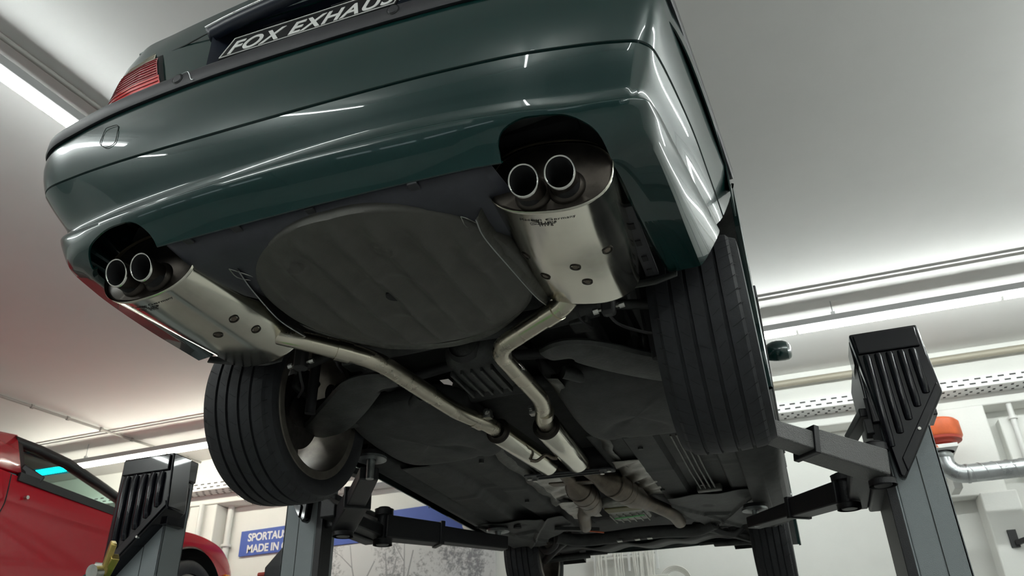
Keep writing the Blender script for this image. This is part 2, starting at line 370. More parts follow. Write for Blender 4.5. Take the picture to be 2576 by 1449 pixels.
nt.links.new(tc.outputs['Object'],mp.inputs[0]); nt.links.new(mp.outputs[0],n1.inputs['Vector']); nt.links.new(tc.outputs['Object'],n2.inputs['Vector'])
mu=nt.nodes.new('ShaderNodeMath'); mu.operation='MULTIPLY'; nt.links.new(n1.outputs['Fac'],mu.inputs[0]); nt.links.new(n2.outputs['Fac'],mu.inputs[1])
rp=nt.nodes.new('ShaderNodeValToRGB'); rp.color_ramp.elements[0].position=.24; rp.color_ramp.elements[0].color=(.70,.70,.71,1)
rp.color_ramp.elements[1].position=.34; rp.color_ramp.elements[1].color=(.27,.27,.29,1)
nt.links.new(mu.outputs[0],rp.inputs['Fac']); nt.links.new(rp.outputs['Color'],b.inputs['Base Color'])
t=thing('poster','large black and white forest poster under the blue banner','poster',(-2.8,6.14,.2))
ps=MB().prism([(-3.95,-.8),(-1.84,-.8),(-1.84,.978),(-3.95,.950)],'y',6.13,6.145).build('print',m_poster,t,smooth=0)
m_branch=mat('printed_branches',(.36,.36,.38),.6)
br=MB()
def branch(x,z,a,l,wd,dep):
    x2=x+l*math.sin(a); z2=z+l*math.cos(a)
    if z2>.95 or x2<-3.9 or x2>-1.9: return
    nx,nz=math.cos(a)*wd/2,-math.sin(a)*wd/2
    yb=6.1290-.00002*(len(br.f)%60); br.add([(x-nx,yb,z-nz),(x+nx,yb,z+nz),(x2+nx*.7,yb,z2+nz*.7),(x2-nx*.7,yb,z2-nz*.7)],[(0,1,2,3)])
    if dep>0:
        for k in range(random.choice((2,2,3))): branch(x2,z2,a+random.uniform(-.65,.65),l*random.uniform(.6,.9),wd*.62,dep-1)
for x0 in (-3.75,-3.3,-2.95,-2.8):
    branch(x0,.0,random.uniform(-.06,.06),.45,.028,7)
br.build('printed_tree',m_branch,ps,smooth=0)
t=thing('wall_board','white board with a blue top edge between the red car and the pilaster','board',(-5.9,6.1,1.0))
MB().box(-6.4,-5.42,6.10,6.14,.6,1.20).build('panel',m_wht,t,bevel=.003); MB().box(-6.4,-5.42,6.095,6.10,1.175,1.20).build('edge_strip',m_blue,t,smooth=0)
tag(MB().lathe([(.92,.02),(.93,.10),(.97,.125),(1.22,.125),(1.25,.10),(1.25,.02)],'z',(-1.98,5.98,0),28,cap=True).build('wall_tank',m_cable),'pale cream round housing on the wall right of the banner','housing')
# cable rack, coil, junction box
t=thing('cable_rack','white rack with hanging white cables, under the front of the green car','cable rack',(-.6,6.1,.6))
MB().box(-.88,-.30,6.06,6.08,.60,.612).box(-.88,-.30,6.06,6.08,.635,.647).build('bar',m_wht,t)
for x in (-.87,-.56,-.31): MB().box(x,x+.022,6.05,6.06,.42 if x<-.6 else .46,.66).build('post',m_wht,t,bevel=.002)
random.seed(3)
for x in [-.84,-.825,-.81,-.795,-.765,-.755,-.68,-.665,-.65,-.64,-.625,-.61,-.51,-.50,-.49,-.475,-.45,-.44,-.425,-.40,-.385,-.37,-.36,-.345,-.33]:
    dx=random.uniform(-.02,.03)
    MB().tube([(x,6.055,.635),(x+random.uniform(-.008,.008),6.045,.55),(x+dx*.5,6.05,.42),(x+dx,6.06,.1)],random.choice((.005,.006,.008)),8,sm=5).build('cable',m_cable,t)
t=thing('cable_coil','coiled white cable on the wall right of the cable rack','cable coil',(-.15,6.08,.38))
for k in range(4):
    r=.10+.012*k; MB().tube([(-.16+r*math.cos(a),6.07-.006*k,.345+r*math.sin(a)*.95) for a in [i*2*PI/40 for i in range(41)]],.006,8).build('loop',m_cable,t)
tag(MB().box(-.47,-.20,5.965,6.03,.26,.40).build('junction_box',m_cable,bevel=.006),'cream junction box below the hanging white cables','box')

# ------------------------------------------------------------------ vehicle lifts
def lift_post(label, side, xin, y0, zt, z0c=0.0, wd=.20, dep=.50, arms=True, cd=.16, tip=.07, pdep=.05, cdep=.46, scale=1.0, arm_spec=None, full=True):
    """side +1: post stands right of its car (inner face looks to -x). xin: x of the inner rear corner."""
    S=side; t=thing('lift_post',label,'car lift',(xin+S*wd/2,y0+dep/2,ZF))
    X=lambda d: xin+S*d
    xs=lambda a,b: (min(X(a),X(b)),max(X(a),X(b)))
    c=MB(); a,b=xs(.03,wd); c.box(a,b,y0,y0+.012,ZF+.02,zt-.05)
    c.box(a,b,y0+dep-.012,y0+dep,ZF+.02,zt-.05); a,b=xs(wd-.012,wd); c.box(a,b,y0,y0+dep,ZF+.02,zt-.05)
    a,b=xs(0,.03); c.box(a,b,y0+.0,y0+.05,ZF+.02,zt-.05).box(a,b,y0+dep-.05,y0+dep,ZF+.02,zt-.05)
    c.build('column',m_lgrey,t,bevel=.004)
    a,b=xs(wd*.60,wd*.60+.003); MB().box(a,b,y0-.0012,y0+.001,ZF+.02,zt-.1).build('seam',m_seam,t,smooth=0)
    a,b=xs(-.004,.028); MB().box(a,b,y0+.012,y0+dep-.03,ZF+.02,zt-.05).build('inner_cover',m_lmatt,t,bevel=.003)
    a,b=xs(-.010,.024); MB().box(a,b,y0-.004,y0+.011,ZF+.02,zt-.25).build('edge_guard',m_lmatt,t,bevel=.002)
    a,b=xs(-.06,wd+.06); MB().box(a,b,y0-.08,y0+dep+.08,ZF,ZF+.02).build('base_plate',m_lgrey,t,bevel=.003)
    # cover: pentagonal ribbed face on the rear, box body behind
    W=wd+.055; zb=zt-.60; zr=zt-.29; yf=y0-.075
    def px(d): return X(-.012+d)
    out=[(px(0),zt),(px(W),zt),(px(W+.02),zr),(px(tip),zb),(px(max(0,tip-.018)),zb+.012)]
    MB().prism(out if S>0 else out[::-1],'y',yf,yf+pdep).build('cover',m_lblack,t,bevel=.008)
    cv=t.children[-1] if False else bpy.context.scene.collection.objects[-1]
    a,b=sorted((px(.0),px(W))); MB().box(a,b,yf+.05,yf+.05+cd,zt-.12,zt-.004).build('top_housing',m_lblack,t,bevel=.008)
    a,b=sorted((px(.012),px(W-.01))); MB().box(a,b,yf+.05,yf+.03+cd,zt-.36,zt-.12).build('rear_housing',m_lblack,t,bevel=.004)
        # top band, ribs and diagonal band on the face
    MB().prism([(px(.012),zt-.012),(px(W-.012),zt-.012),(px(W-.010),zt-.095),(px(.016),zt-.095)],'y',yf-.012,yf).build('top_band',m_lblack,t,bevel=.005)
    n=5
    for i in range(n):
        d=.028+(W-.045)*(i+.42)/n; zl=zb+.075+(zr-zb)*(d/(W+.02))*1.0
        r=(W-.045)/n*.36
        MB().tube([(px(d),yf+.004,zt-.105),(px(d),yf-.002,zt-.125),(px(d+.004),yf-.002,zl+.03),(px(d+.004),yf+.006,zl)],r,12).build('rib',m_lblack,t)
    dz=.055
    MB().prism([(px(tip+.012),zb+.02),(px(W+.012),zr+.012),(px(W+.012),zr+.012-.0),(px(W+.006),zr+dz*.9),(px(.018),zb+.02+dz*.9)][:3]+[(px(W+.006),zr+dz*.7),(px(tip+.004),zb+.02+dz*1.0)],'y',yf-.010,yf).build('diagonal_band',m_lblack,t,bevel=.004)
    MB().cyl((px(W*.62),yf-.016,zr-.135),(px(W*.62),yf,zr-.135),.006,10).build('screw',m_bolt,t)
    # cable bracket on the inner side
    MB().obox((X(-.01),y0+.02,zt-.30),(X(-.06),y0+cdep*.76,zt-.30),.05,.035).build('switch_bar',m_lmatt,t,bevel=.004)
    MB().box(*sorted((X(-.03),X(.0))),y0-.02,y0+.05,zt-.40,zt-.34).build('switch_box',m_lmatt,t,bevel=.003)
    if not arms: return t
    # carriage and arms
    zc=z0c
    MB().box(*sorted((X(-.05),X(.02))),y0+.03,y0+cdep,zc+.0,zc+.16).build('carriage',m_lmatt,t,bevel=.008)
    MB().prism([(X(-.05),zc+.015),(X(-.13),zc+.015),(X(-.13),zc+.07),(X(-.05),zc+.13)],'y',y0-.10,y0+cdep).build('carriage_bracket',m_lmatt,t,bevel=.006)
    for (pv,md,en,hgt,m1,pd) in arm_spec:
        a=Vector(pv); b=Vector(md); e=Vector(en)
        ar=MB().obox(a,b,.11,hgt,a2=(.10,hgt*.92)).build('arm',m1,t,bevel=.006)
        MB().obox(b-(b-a).normalized()*.012,b+(b-a).normalized()*.012,.118,hgt*1.04).build('arm_collar',m_lmatt,ar,bevel=.003)
        MB().obox(b-(b-a).normalized()*.1,e,.085,hgt*.74,a2=(.075,hgt*.58)).build('arm_extension',m1,ar,bevel=.005)
        MB().cyl(a+Vector((0,0,-hgt*.75)),a+Vector((0,0,hgt*.9)),.032,24).build('pivot_pin',m_lmatt,ar,bevel=.003)
        MB().lathe([(a.z+hgt*.52,.05),(a.z+hgt*.52,.048),(a.z+hgt*.80,.048),(a.z+hgt*.80,.05)],'z',(a.x,a.y,0),24).build('fork_plate',m_lmatt,ar,bevel=.002)
        MB().lathe([(a.z-hgt*.75,.05),(a.z-hgt*.75,.048),(a.z-hgt*.52,.048),(a.z-hgt*.52,.05)],'z',(a.x,a.y,0),24).build('fork_plate',m_lmatt,ar,bevel=.002)
        MB().cyl((pd[0],pd[1],e.z-.03),(pd[0],pd[1],pd[2]-.012),.016,20).build('pad_screw',m_pad,ar)
        MB().lathe([(pd[2]-.014,.02),(pd[2]-.014,.062),(pd[2]-.004,.062),(pd[2]-.004,.02)],'z',(pd[0],pd[1],0),28).build('pad_plate',m_pad,ar)
        MB().lathe([(pd[2]-.004,.0),(pd[2]-.004,.056),(pd[2]+.016,.052),(pd[2]+.016,.0)],'z',(pd[0],pd[1],0),28).build('rubber_pad',m_rub,ar)
    return t
lift_post('grey lift post with black ribbed cover, standing right of the green car',1,1.252,2.10,.615,.02,
  arm_spec=[((1.225,2.00,.065),(.985,1.78,.115),(.76,1.52,.15),.10,m_lspark,(.74,1.50,.21)),
            ((1.12,2.42,.080),(.92,2.70,.100),(.70,2.98,.112),.092,m_lmatt,(.722,2.92,.172))])
lift_post('grey lift post in front of the blue banner, below the left rear wheel',-1,-1.205,2.10,.71,.10,dep=.13,
  arm_spec=[((-1.095,2.12,.115),(-.88,1.86,.140),(-.66,1.56,.145),.09,m_lmatt,(-.645,1.54,.205)),
            ((-1.09,2.50,.165),(-.88,2.72,.155),(-.60,2.98,.130),.115,m_lmatt,(-.625,2.93,.20))])
lift_post('grey lift post with a black ribbed cover in front of the red car',1,-2.41,2.12,.56,-.52,wd=.27,dep=.16,cd=.15,tip=.018,pdep=.14,
  arm_spec=[((-2.56,2.22,-.47),(-3.2,2.2,-.45),(-4.0,2.2,-.45),.11,m_lmatt,(-4.02,2.2,-.375)),
            ((-2.56,2.56,-.47),(-3.1,2.9,-.45),(-4.0,3.45,-.45),.10,m_lmatt,(-4.02,3.45,-.375))])
tag(MB().prism([(-1.62,-.02),(-1.50,.10),(-1.43,.14),(-1.43,-.5),(-1.62,-.5)],'y',2.28,2.5).build('lift_motor_cover',m_lblack,bevel=.006),'black angular cover on the outer side of the lift post by the banner','lift cover')
tag(MB().cyl((-1.70,2.35,-.04),(-1.60,2.35,-.04),.012,10).build('red_lever',m_orange2),'small dark red lever beside the black angular lift cover','lever')

# ------------------------------------------------------------------ gas cylinder
ZO-=.09
t=thing('gas_cylinder','green gas cylinder with a brass valve at the bottom left edge','gas cylinder',(-.93,.6,ZF+.09))
MB().lathe([(ZF+.09,.10),(ZF+.12,.115),(-.50,.115),(-.42,.10),(-.365,.06),(-.345,.03),(-.335,.03)],'z',(-.93,.6,0),36,cap=True).build('bottle',m_lime,t)
MB().cyl((-.93,.6,-.34),(-.93,.6,-.325),.034,20).build('collar',m_cat,t)
vb=MB().cyl((-.93,.6,-.33),(-.925,.6,-.255),.016,16).obox((-.925,.6,-.29),(-.865,.57,-.235),.022,.022).build('valve_body',m_brass,t,bevel=.002)
MB().obox((-.905,.58,-.275),(-.865,.555,-.20),.016,.026).build('valve_handle',m_brass,t,bevel=.004)
MB().cyl((-.91,.57,-.272),(-.91,.545,-.276),.020,20).build('gauge',m_bolt,vb)
MB().obox((-.955,.6,-.245),(-.90,.59,-.255),.016,.014).build('tap',m_bolt,vb,bevel=.003)
tag(MB().tube([(-.935,.57,-.285),(-.98,.55,-.32),(-1.03,.53,-.38),(-1.2,.5,-.47),(-1.35,.5,-.9),(-1.32,.55,-1.845)],.016,12,sm=6).build('gas_hose',m_rub),'black hose hanging from the brass cylinder valve, the thicker one','hose')
tag(MB().tube([(-.94,.585,-.275),(-.99,.57,-.335),(-1.02,.56,-.5),(-1.05,.55,-1.0),(-1.05,.6,-1.845)],.009,10,sm=6).build('gas_hose',m_rub),'thin black hose hanging from the brass cylinder valve','hose')

ZO+=.09
# ------------------------------------------------------------------ green car
car=thing('green_sedan','dark green saloon raised on the lift, seen from behind and below','car',(0,2.4,.2))
WY, WYF = 1.12, 3.95
# body side and ends: level rings around the plan, filled decks, greenhouse
def plan(k):
    """half plan of the body, x>=0, rear centre to front centre; k scales the width"""
    return [(0,.03),(.30,.032),(.50,.040),(.64,.050),(.745,.068),(.80,.10),(.845,.19),(.875,.42),(.90,.80),(.905,1.3),(.905,2.0),(.905,2.8),(.90,3.4),(.895,3.9),(.86,4.25),(.79,4.45),(.66,4.58),(.42,4.66),(0,4.70)]
def ring(z,kx,yr,yf,zfn=None):
    h=spline([(x*kx,max(yr,y) if y<1.5 else min(yf,y),0) for x,y in plan(1)],5)
    f=[(p.x,p.y) for p in h]; full=f+[(-x,y) for x,y in f[-2:0:-1]]
    return [Vector((x,y,z if zfn is None else zfn(y,z,x))) for x,y in full]
def deck(y):
    pts=[(0,1.07),(.12,1.075),(.5,1.06),(.9,1.0),(1.6,.98),(3.0,.96),(3.4,.95),(3.9,.86),(4.4,.74),(4.7,.62)]
    for a,b in zip(pts[:-1],pts[1:]):
        if a[0]<=y<=b[0]: return a[1]+(b[1]-a[1])*(y-a[0])/(b[0]-a[0])
    return pts[-1][1]
def topz(y,x):
    a=1.105-.09*min(1.1,abs(x)/.7)**2; b=deck(y)-.035*min(1,abs(x)/.7)**2
    return a if y<.12 else (b if y>.5 else a+(b-a)*(y-.12)/.38)
sh=MB()
def sill(y,z,x): return .24 if x<0 else .20
lv=[ring(.24,.915,.22,4.55,sill),ring(.31,.975,.20,4.58),ring(.45,1.0,.18,4.62),ring(.62,1.0,.10,4.66),
    ring(.765,.995,.075,4.68,lambda y,z,x:min(z,deck(y)-.02)),ring(.80,.985,.03,4.68,lambda y,z,x:min(z,deck(y)-.015)),ring(.90,.965,.035,4.64,lambda y,z,x:min(z,deck(y)-.01)),
    ring(.97,.93,.045,4.55,lambda y,z,x:min(z,deck(y)-.005)),ring(1.03,.88,.07,4.5,lambda y,z,x:topz(y,x))]
sh.loft(lv,cap=False)
body=sh.build('body_shell',m_green,car,smooth=35,solid=.004)
# deck skins (trunk lid top, bonnet) as a crowned strip grid
def deckskin(y0,y1,n,name):
    top=lv[-1]; rows=[]
    for i in range(n+1):
        y=y0+(y1-y0)*i/n; e=max([abs(p.x) for p in top if p.y<=y+.01 and abs(p.y-y)<.25] or [.3]) if y<1 else max([abs(p.x) for p in top if abs(p.y-y)<.12] or [.3])
        rows.append([Vector((e*t,y,topz(y,e*t)+.012*(1-t*t))) for t in [-1+2*k/16 for k in range(17)]])
    return MB().loft(rows,closed=False,cap=False).build(name,m_green,car,smooth=40,solid=.004)
deckskin(.075,.62,8,'trunk_lid'); deckskin(3.25,4.47,12,'bonnet')
# greenhouse
def gh(y,w,z): return [Vector((w*t,y,z)) for t in (-1,-.95,-.5,0,.5,.95,1)]
gl=MB(); secs=[(.60,.72,1.04),(1.15,.60,1.36),(1.5,.57,1.42),(2.1,.57,1.435),(2.7,.58,1.40),(3.35,.70,1.0)]
base=[(.60,.78),(1.15,.80),(1.5,.81),(2.1,.81),(2.7,.80),(3.35,.76)]
rings=[]
for (y,wt,zt),(yb,wb) in zip(secs,base):
    zb=.99 if zt>1.1 else .98
    rings.append([Vector((-wb,y,zb)),Vector((-wt-.01,y,zt-.06)),Vector((-wt+.06,y,zt-.01)),Vector((0,y,zt+.015)),Vector((wt-.06,y,zt-.01)),Vector((wt+.01,y,zt-.06)),Vector((wb,y,zb))])
gl.loft(rings,closed=False,cap=False); gl.build('window_glass',m_glassd,car,smooth=30)
rf=MB(); rf.loft([[r[i]+Vector((0,0,.006)) for i in (1,2,3,4,5)] for r in rings[1:5]],closed=False,cap=False); rf.build('roof',m_green,car,smooth=40,solid=.01)
for sx in (-1,1):
    for (ya,yb) in ((.62,1.18),(2.2,2.2),(3.3,2.68)):
        MB().obox((sx*.775,ya,1.0),(sx*.605,yb,1.36),.05,.02).build('window_pillar',m_green,car)
MB().loft([[Vector(((.55)*t,.9,1.0)) for t in (-1,1)],[Vector((.5*t,3.1,1.0)) for t in (-1,1)]],closed=False,cap=False).build('cabin_floor',m_dark,car)
# wheel arch openings
arch=[]
for s in (-1,1):
    for y in (WY,WYF): arch.append(MB().cyl((s*.55,y,.34),(s*1.1,y,.34),.395,48).box(*sorted((s*.55,s*1.1)),y-.385,y+.385,-.1,.34))
for a_ in list(arch):
    pass
cs=[]
for s in (-1,1):
    for y in (WY,WYF):
        o=[(y-.385,.0),(y+.385,.0)]+[(y+.395*math.cos(t),.34+.395*math.sin(t)) for t in [PI*i/36 for i in range(37)]]
        cs.append(MB().prism(o,'x',*sorted((s*.45,s*1.15))))
cs+=[MB().box(-.372,.252,-.2,.078,.786,.944),MB().box(-1,1,-.3,.745,-.1,.64),MB().box(-1,1,4.33,5.2,-.1,.40)]
bpy.context.view_layer.update(); bake(body); cut(body,cs)
# arch liners: inside quarter cylinders plus lips
for s in (-1,1):
    for y in (WY,WYF):
        x0=s*.50; x1=s*.888
        def arcr(x,r,e=(PI+.25 if y>2 else PI-.95)): return [Vector((x,y+r*math.cos(t),.34+r*math.sin(t))) for t in [-.25+(e+.25)*i/30 for i in range(31)]]
        MB().loft([arcr(x0,.05),arcr(x0,.385),arcr(x1,.392)],closed=False,cap=False).build('arch_liner',m_under,car,smooth=50)
        MB().loft([arcr(s*.885,.392),arcr(s*.905,.392),arcr(s*.909,.405),arcr(s*.895,.41)],closed=False,cap=False).build('arch_lip',m_green,car,smooth=50)
# side rub strips, door gaps, mirrors
for s in (-1,1):
    MB().prism([(1.53,.60),(3.53,.60),(3.53,.655),(1.53,.655)],'x',*sorted((s*.903,s*.918))).build('side_strip',m_black,car,bevel=.004)
    for y in (1.75,2.65,3.42): MB().box(*sorted((s*.9065,s*.9085)),y-.003,y+.003,.28,.95).build('door_gap',m_seam,car,smooth=0)
mi=MB().loft([[Vector((x,y+.02*math.cos(a)*0+ (x-.9)*.1+ ry*math.cos(a),1.0+rz*math.sin(a))) for a in [2*PI*k/20 for k in range(20)]] for x,ry,rz,y in ((.90,.03,.03,3.0),(.93,.05,.05,2.98),(.98,.055,.062,2.97),(1.035,.05,.055,2.98),(1.05,.02,.03,3.0))]).build('door_mirror',m_green,car,sub=1)
mi2=mi.copy(); mi2.data=mi.data.copy(); C.objects.link(mi2)
for v in mi2.data.vertices: v.co.x*=-1
mi2.data.flip_normals()

# ---- rear bumper: longitudinal curves, top to bottom
A=[(-.905,.80,.645),(-.907,.55,.645),(-.909,.30,.645),(-.909,.15,.645),(-.902,.075,.648),(-.862,.034,.664),(-.775,.024,.688),(-.60,.008,.705),(-.32,0,.720),(0,0,.725),(.30,.008,.728),(.52,.022,.727),(.68,.045,.725),(.775,.068,.722),(.825,.10,.715),(.842,.18,.70),(.862,.40,.695),(.882,.62,.69),(.903,.86,.665)]
B=[(-.862,.76,.47),(-.864,.55,.48),(-.866,.30,.49),(-.862,.15,.50),(-.848,.068,.505),(-.812,.022,.512),(-.72,.012,.52),(-.55,.004,.522),(-.30,0,.520),(0,0,.520),(.27,.008,.524),(.48,.022,.525),(.62,.042,.524),(.72,.062,.522),(.775,.085,.52),(.80,.15,.52),(.832,.39,.515),(.848,.60,.51),(.861,.80,.505)]
Cc=[(-.846,.755,.41),(-.846,.55,.415),(-.842,.32,.42),(-.836,.20,.415),(-.818,.115,.405),(-.76,.068,.385),(-.66,.046,.378),(-.52,.030,.374),(-.29,.018,.378),(0,.012,.385),(.27,.020,.388),(.47,.036,.380),(.60,.058,.375),(.69,.075,.378),(.745,.092,.382),(.775,.14,.388),(.800,.33,.395),(.824,.54,.408),(.847,.74,.425)]
D=[(-.842,.72,.315),(-.836,.50,.315),(-.82,.33,.315),(-.80,.22,.315),(-.765,.115,.312),(-.71,.072,.318),(-.62,.058,.326),(-.49,.048,.330),(-.28,.042,.330),(0,.038,.330),(.25,.042,.334),(.43,.056,.336),(.57,.078,.336),(.655,.098,.332),(.715,.12,.328),(.752,.17,.320),(.768,.35,.315),(.776,.53,.312),(.785,.712,.310)]
E=[(-.752,.68,.300),(-.742,.49,.292),(-.728,.30,.285),(-.712,.20,.282),(-.695,.13,.280),(-.65,.095,.280),(-.57,.080,.280),(-.45,.075,.278),(-.25,.068,.277),(0,.064,.279),(.22,.068,.282),(.40,.076,.284),(.53,.095,.286),(.61,.115,.286),(.655,.14,.286),(.672,.20,.288),(.680,.38,.292),(.688,.54,.298),(.703,.70,.300)]
def row(P): return spline(P,9)
rA,rB,rC,rD,rE=[row(P) for P in (A,B,Cc,D,E)]
n=len(rA)
def nrm(R,i):
    a=R[max(0,i-1)]; b=R[min(n-1,i+1)]; t=(b-a); v=Vector((t.y,-t.x,0)); return v.normalized()
def lerp(P,Q,t,off=0,dz=0): return [P[i].lerp(Q[i],t)+nrm(P,i)*off+Vector((0,0,dz)) for i in range(n)]
rows=[lerp(rA,rB,0,-.012,.010),lerp(rA,rB,0,-.002,.003),lerp(rA,rB,.03),lerp(rA,rB,.18,.006),lerp(rA,rB,.40,.009),lerp(rA,rB,.62,.008),lerp(rA,rB,.85,.004),lerp(rA,rB,.965,.001),lerp(rA,rB,.98,-.006),lerp(rA,rB,.995,-.006),lerp(rA,rB,1.01,.0),
      lerp(rB,rC,.12,-.002),lerp(rB,rC,.30,-.007),lerp(rB,rC,.50,-.014),lerp(rB,rC,.66,-.020),lerp(rB,rC,.78,-.023),lerp(rB,rC,.86,-.021),lerp(rB,rC,.92,-.012),lerp(rB,rC,.97,-.003),lerp(rB,rC,1.0,.0),
      lerp(rC,rD,.08,.003),lerp(rC,rD,.30,.005),lerp(rC,rD,.60,.005),lerp(rC,rD,.85,.004),lerp(rD,rE,.05,.003),lerp(rD,rE,.25,.002),lerp(rD,rE,.60,.0),lerp(rD,rE,.93,0),lerp(rD,rE,1.0,-.001,.002),lerp(rD,rE,1.0,-.010,.012)]
bump=MB().loft(rows,closed=False,cap=False).build('rear_bumper',m_green,car,smooth=40,solid=.0045)
def rrect(pts,r=.03,k=6):
    out=[]
    m=len(pts)
    for i in range(m):
        p=Vector((*pts[i],0)); a=Vector((*pts[i-1],0)); b=Vector((*pts[(i+1)%m],0))
        rr=min(r,(a-p).length*.45,(b-p).length*.45)
        p0=p+(a-p).normalized()*rr; p1=p+(b-p).normalized()*rr
        for j in range(k+1):
            t=j/k; q=p0*(1-t)**2+p*2*t*(1-t)+p1*t*t; out.append((q.x,q.y))
    return out
cutR=rrect([(.448,.10),(.446,.342),(.50,.366),(.60,.362),(.655,.330),(.672,.28),(.672,.10)],.055)
cutL=rrect([(-.662,.10),(-.672,.285),(-.648,.328),(-.59,.350),(-.50,.350),(-.445,.300),(-.43,.10)],.05)
bpy.context.view_layer.update(); bake(bump)
cut(bump,[MB().prism(cutR,'y',-.1,.30),MB().prism(cutL,'y',-.1,.28)],selfx=True)
for R,L_ in ((cutR,1),(cutL,-1)):
    pass
# black strip on the bumper top with its parts
zt=.055
stp=[lerp(rA,rB,0,-.010,.004),lerp(rA,rB,0,.006,.004),lerp(rA,rB,0,.009,.010),lerp(rA,rB,0,.009,zt-.012),lerp(rA,rB,0,.003,zt),lerp(rA,rB,0,-.06,zt+.002)]
strip=MB().loft(stp,closed=False,cap=False).build('bumper_strip',m_black,car,smooth=40,solid=.004)
def on(rowpt,x):
    i=min(range(n),key=lambda k:abs(rA[k].x-x)+(.5 if rA[k].y>.3 else 0)); return rA[i],nrm(rA,i)
for x in (-.433,.206):
    p,nn=on(rA,x); c=p+Vector((0,0,.033))
    MB().cyl(c+nn*.006,c+nn*.0125,.0135,28).build('parking_sensor',m_black,car,bevel=.002)
    MB().lathe([(0,.0135),(.001,.0165),(0,.0165)],'y',(c.x,c.y+nn.y*.0100,c.z),28).build('sensor_ring',m_seam,car)
for i_ in (9*4,):
    p=rA[i_]; nn=nrm(rA,i_); MB().obox(p+nn*.0095+Vector((0,0,.006)),p+nn*.0095+Vector((0,0,zt-.006)),.003,.003).build('strip_joint',m_seam,car,smooth=0)
# scuffed clip on the strip
p,nn=on(rA,-.385); q=p+nn*.010+Vector((0,0,.01))
MB().tube([q+Vector((-.022,0,.034)),q+Vector((-.004,0,.036)),q+Vector((.006,0,.022)),q+Vector((.014,0,.004)),q+Vector((.022,0,.0))],.0014,6,sm=4).build('broken_clip',m_galv,car)
# towing eye cover outline on the bumper
i0=[i for i in range(n) if -.655<rA[i].x<-.55 and rA[i].y<.2]
def bs(x,z):
    i=min(range(n),key=lambda k:abs(rA[k].x-x)+(.5 if rA[k].y>.3 else 0)); f=(rA[i].z-z)/(rA[i].z-rB[i].z); q=rA[i].lerp(rB[i],f)+nrm(rA,i)*(.0095-.02*(f-.4)**2); return Vector((x,q.y,z))
ol=[bs(x,z) for x,z in rrect([(-.638,.655),(-.592,.652),(-.585,.62),(-.583,.585),(-.612,.578),(-.642,.60)],.012,4)]
MB().tube(ol+[ol[0]],.0010,6).build('towing_eye_gap',m_seam,car)
# plastic apron between bumper edge and spare wheel well, with clips
ap=[]
apR=[[( -.43,.09,.292),(-.40,.085,.292),(-.2,.078,.29),(0,.075,.291),(.2,.078,.293),(.42,.088,.296)],
     [( -.42,.19,.272),(-.38,.16,.268),(-.2,.14,.262),(0,.13,.262),(.2,.15,.266),(.44,.17,.275)],
     [( -.40,.36,.285),(-.36,.34,.270),(-.3,.30,.262),(0,.26,.262),(.3,.28,.268),(.42,.34,.28)],
     [( -.38,.52,.33),(-.36,.46,.32),(-.3,.40,.31),(0,.36,.31),(.3,.38,.31),(.40,.50,.32)]]
MB().loft([spline(r,6) for r in apR],closed=False,cap=False).build('rear_apron',m_apron,car,smooth=60,solid=.003)
for x in (-.36,-.22,-.02,.24): MB().box(x-.012,x+.012,.070,.094,.280,.290).build('apron_clip',m_black,car,bevel=.002)
for x,y,rz in ((.315,.235,.6),(-.315,.235,.5)):
    MB().tube([(x-.012,y-.035,.262),(x-.012,y+.0,.256),(x+.008,y+.035,.262),(x+.024,y+.03,.262),(x+.004,y-.025,.257),(x-.012,y-.035,.262)],.0012,6,sm=3).build('wire_clip',m_bolt,car)
# spare wheel well
wc=(.022,.437)
def wellr(z,r,sq=0,rx=1.0):
    o=[]
    for k in range(96):
        a=2*PI*k/96; c_,s_=math.cos(a),math.sin(a); rr=r*(1+sq*abs(s_*c_)*.35); o.append(Vector((wc[0]+rr*c_*rx,wc[1]+rr*s_*.99,z)))
    return o
ribs=[-.30,-.225,-.15,-.07,.01,.09,.17,.245]
def wz(x,y):
    X=x-wc[0]; Y=y-wc[1]; r=math.hypot(X,Y)
    z=.243+.014*(r/.35)**8
    e=max(0,min(1,(.335-r)/.05))
    for i,c_ in enumerate((-.27,-.18,-.09,0,.09,.18,.265)):
        z-=.017*e*math.exp(-((X-c_-Y*.02)/.021)**2)
    z+=.006*math.exp(-(r/.085)**4)-.004*math.exp(-((r-.11)/.02)**2)
    for cx,cy in ((-.16,-.22),(.075,-.215)):
        q=math.hypot(X-cx,Y-cy); z+=-.007*math.exp(-((q-.020)/.005)**2)+.004*math.exp(-(q/.012)**2)
    for cx,cy in ((.29,-.10),):
        q=math.hypot(X-cx,Y-cy); z-=.006*math.exp(-((q-.05)/.012)**2)
    return z
wm=MB(); wr_=[[wc[0]+.0,wc[1]]]
NR=60; rings=[]
for i in range(NR+1):
    r=.0001+.344*i/NR; rg=[]
    for k in range(192):
        a=2*PI*k/192; rr=r*(1+.035*abs(math.sin(a)*math.cos(a))*2*(i/NR)); x=wc[0]+rr*math.cos(a)*1.012; y=wc[1]+rr*math.sin(a)
        rg.append(Vector((x,y,wz(x,y))))
    rings.append(rg)
last=rings[-1]
def outr(d,z): return [Vector((wc[0]+(p.x-wc[0])*(1+d),wc[1]+(p.y-wc[1])*(1+d),z)) for p in last]
rings+= [outr(.006,.266),outr(.008,.280),outr(.008,.31),outr(.0,.40)]
wm.loft(rings,cap=False).build('spare_wheel_well',m_well,car,smooth=60,solid=.002)
MB().lathe([(.2385,.0001),(.2385,.024),(.258,.026)],'z',(wc[0]-.010,wc[1]+.01,0),28).build('drain_plug',m_nearblack,car)
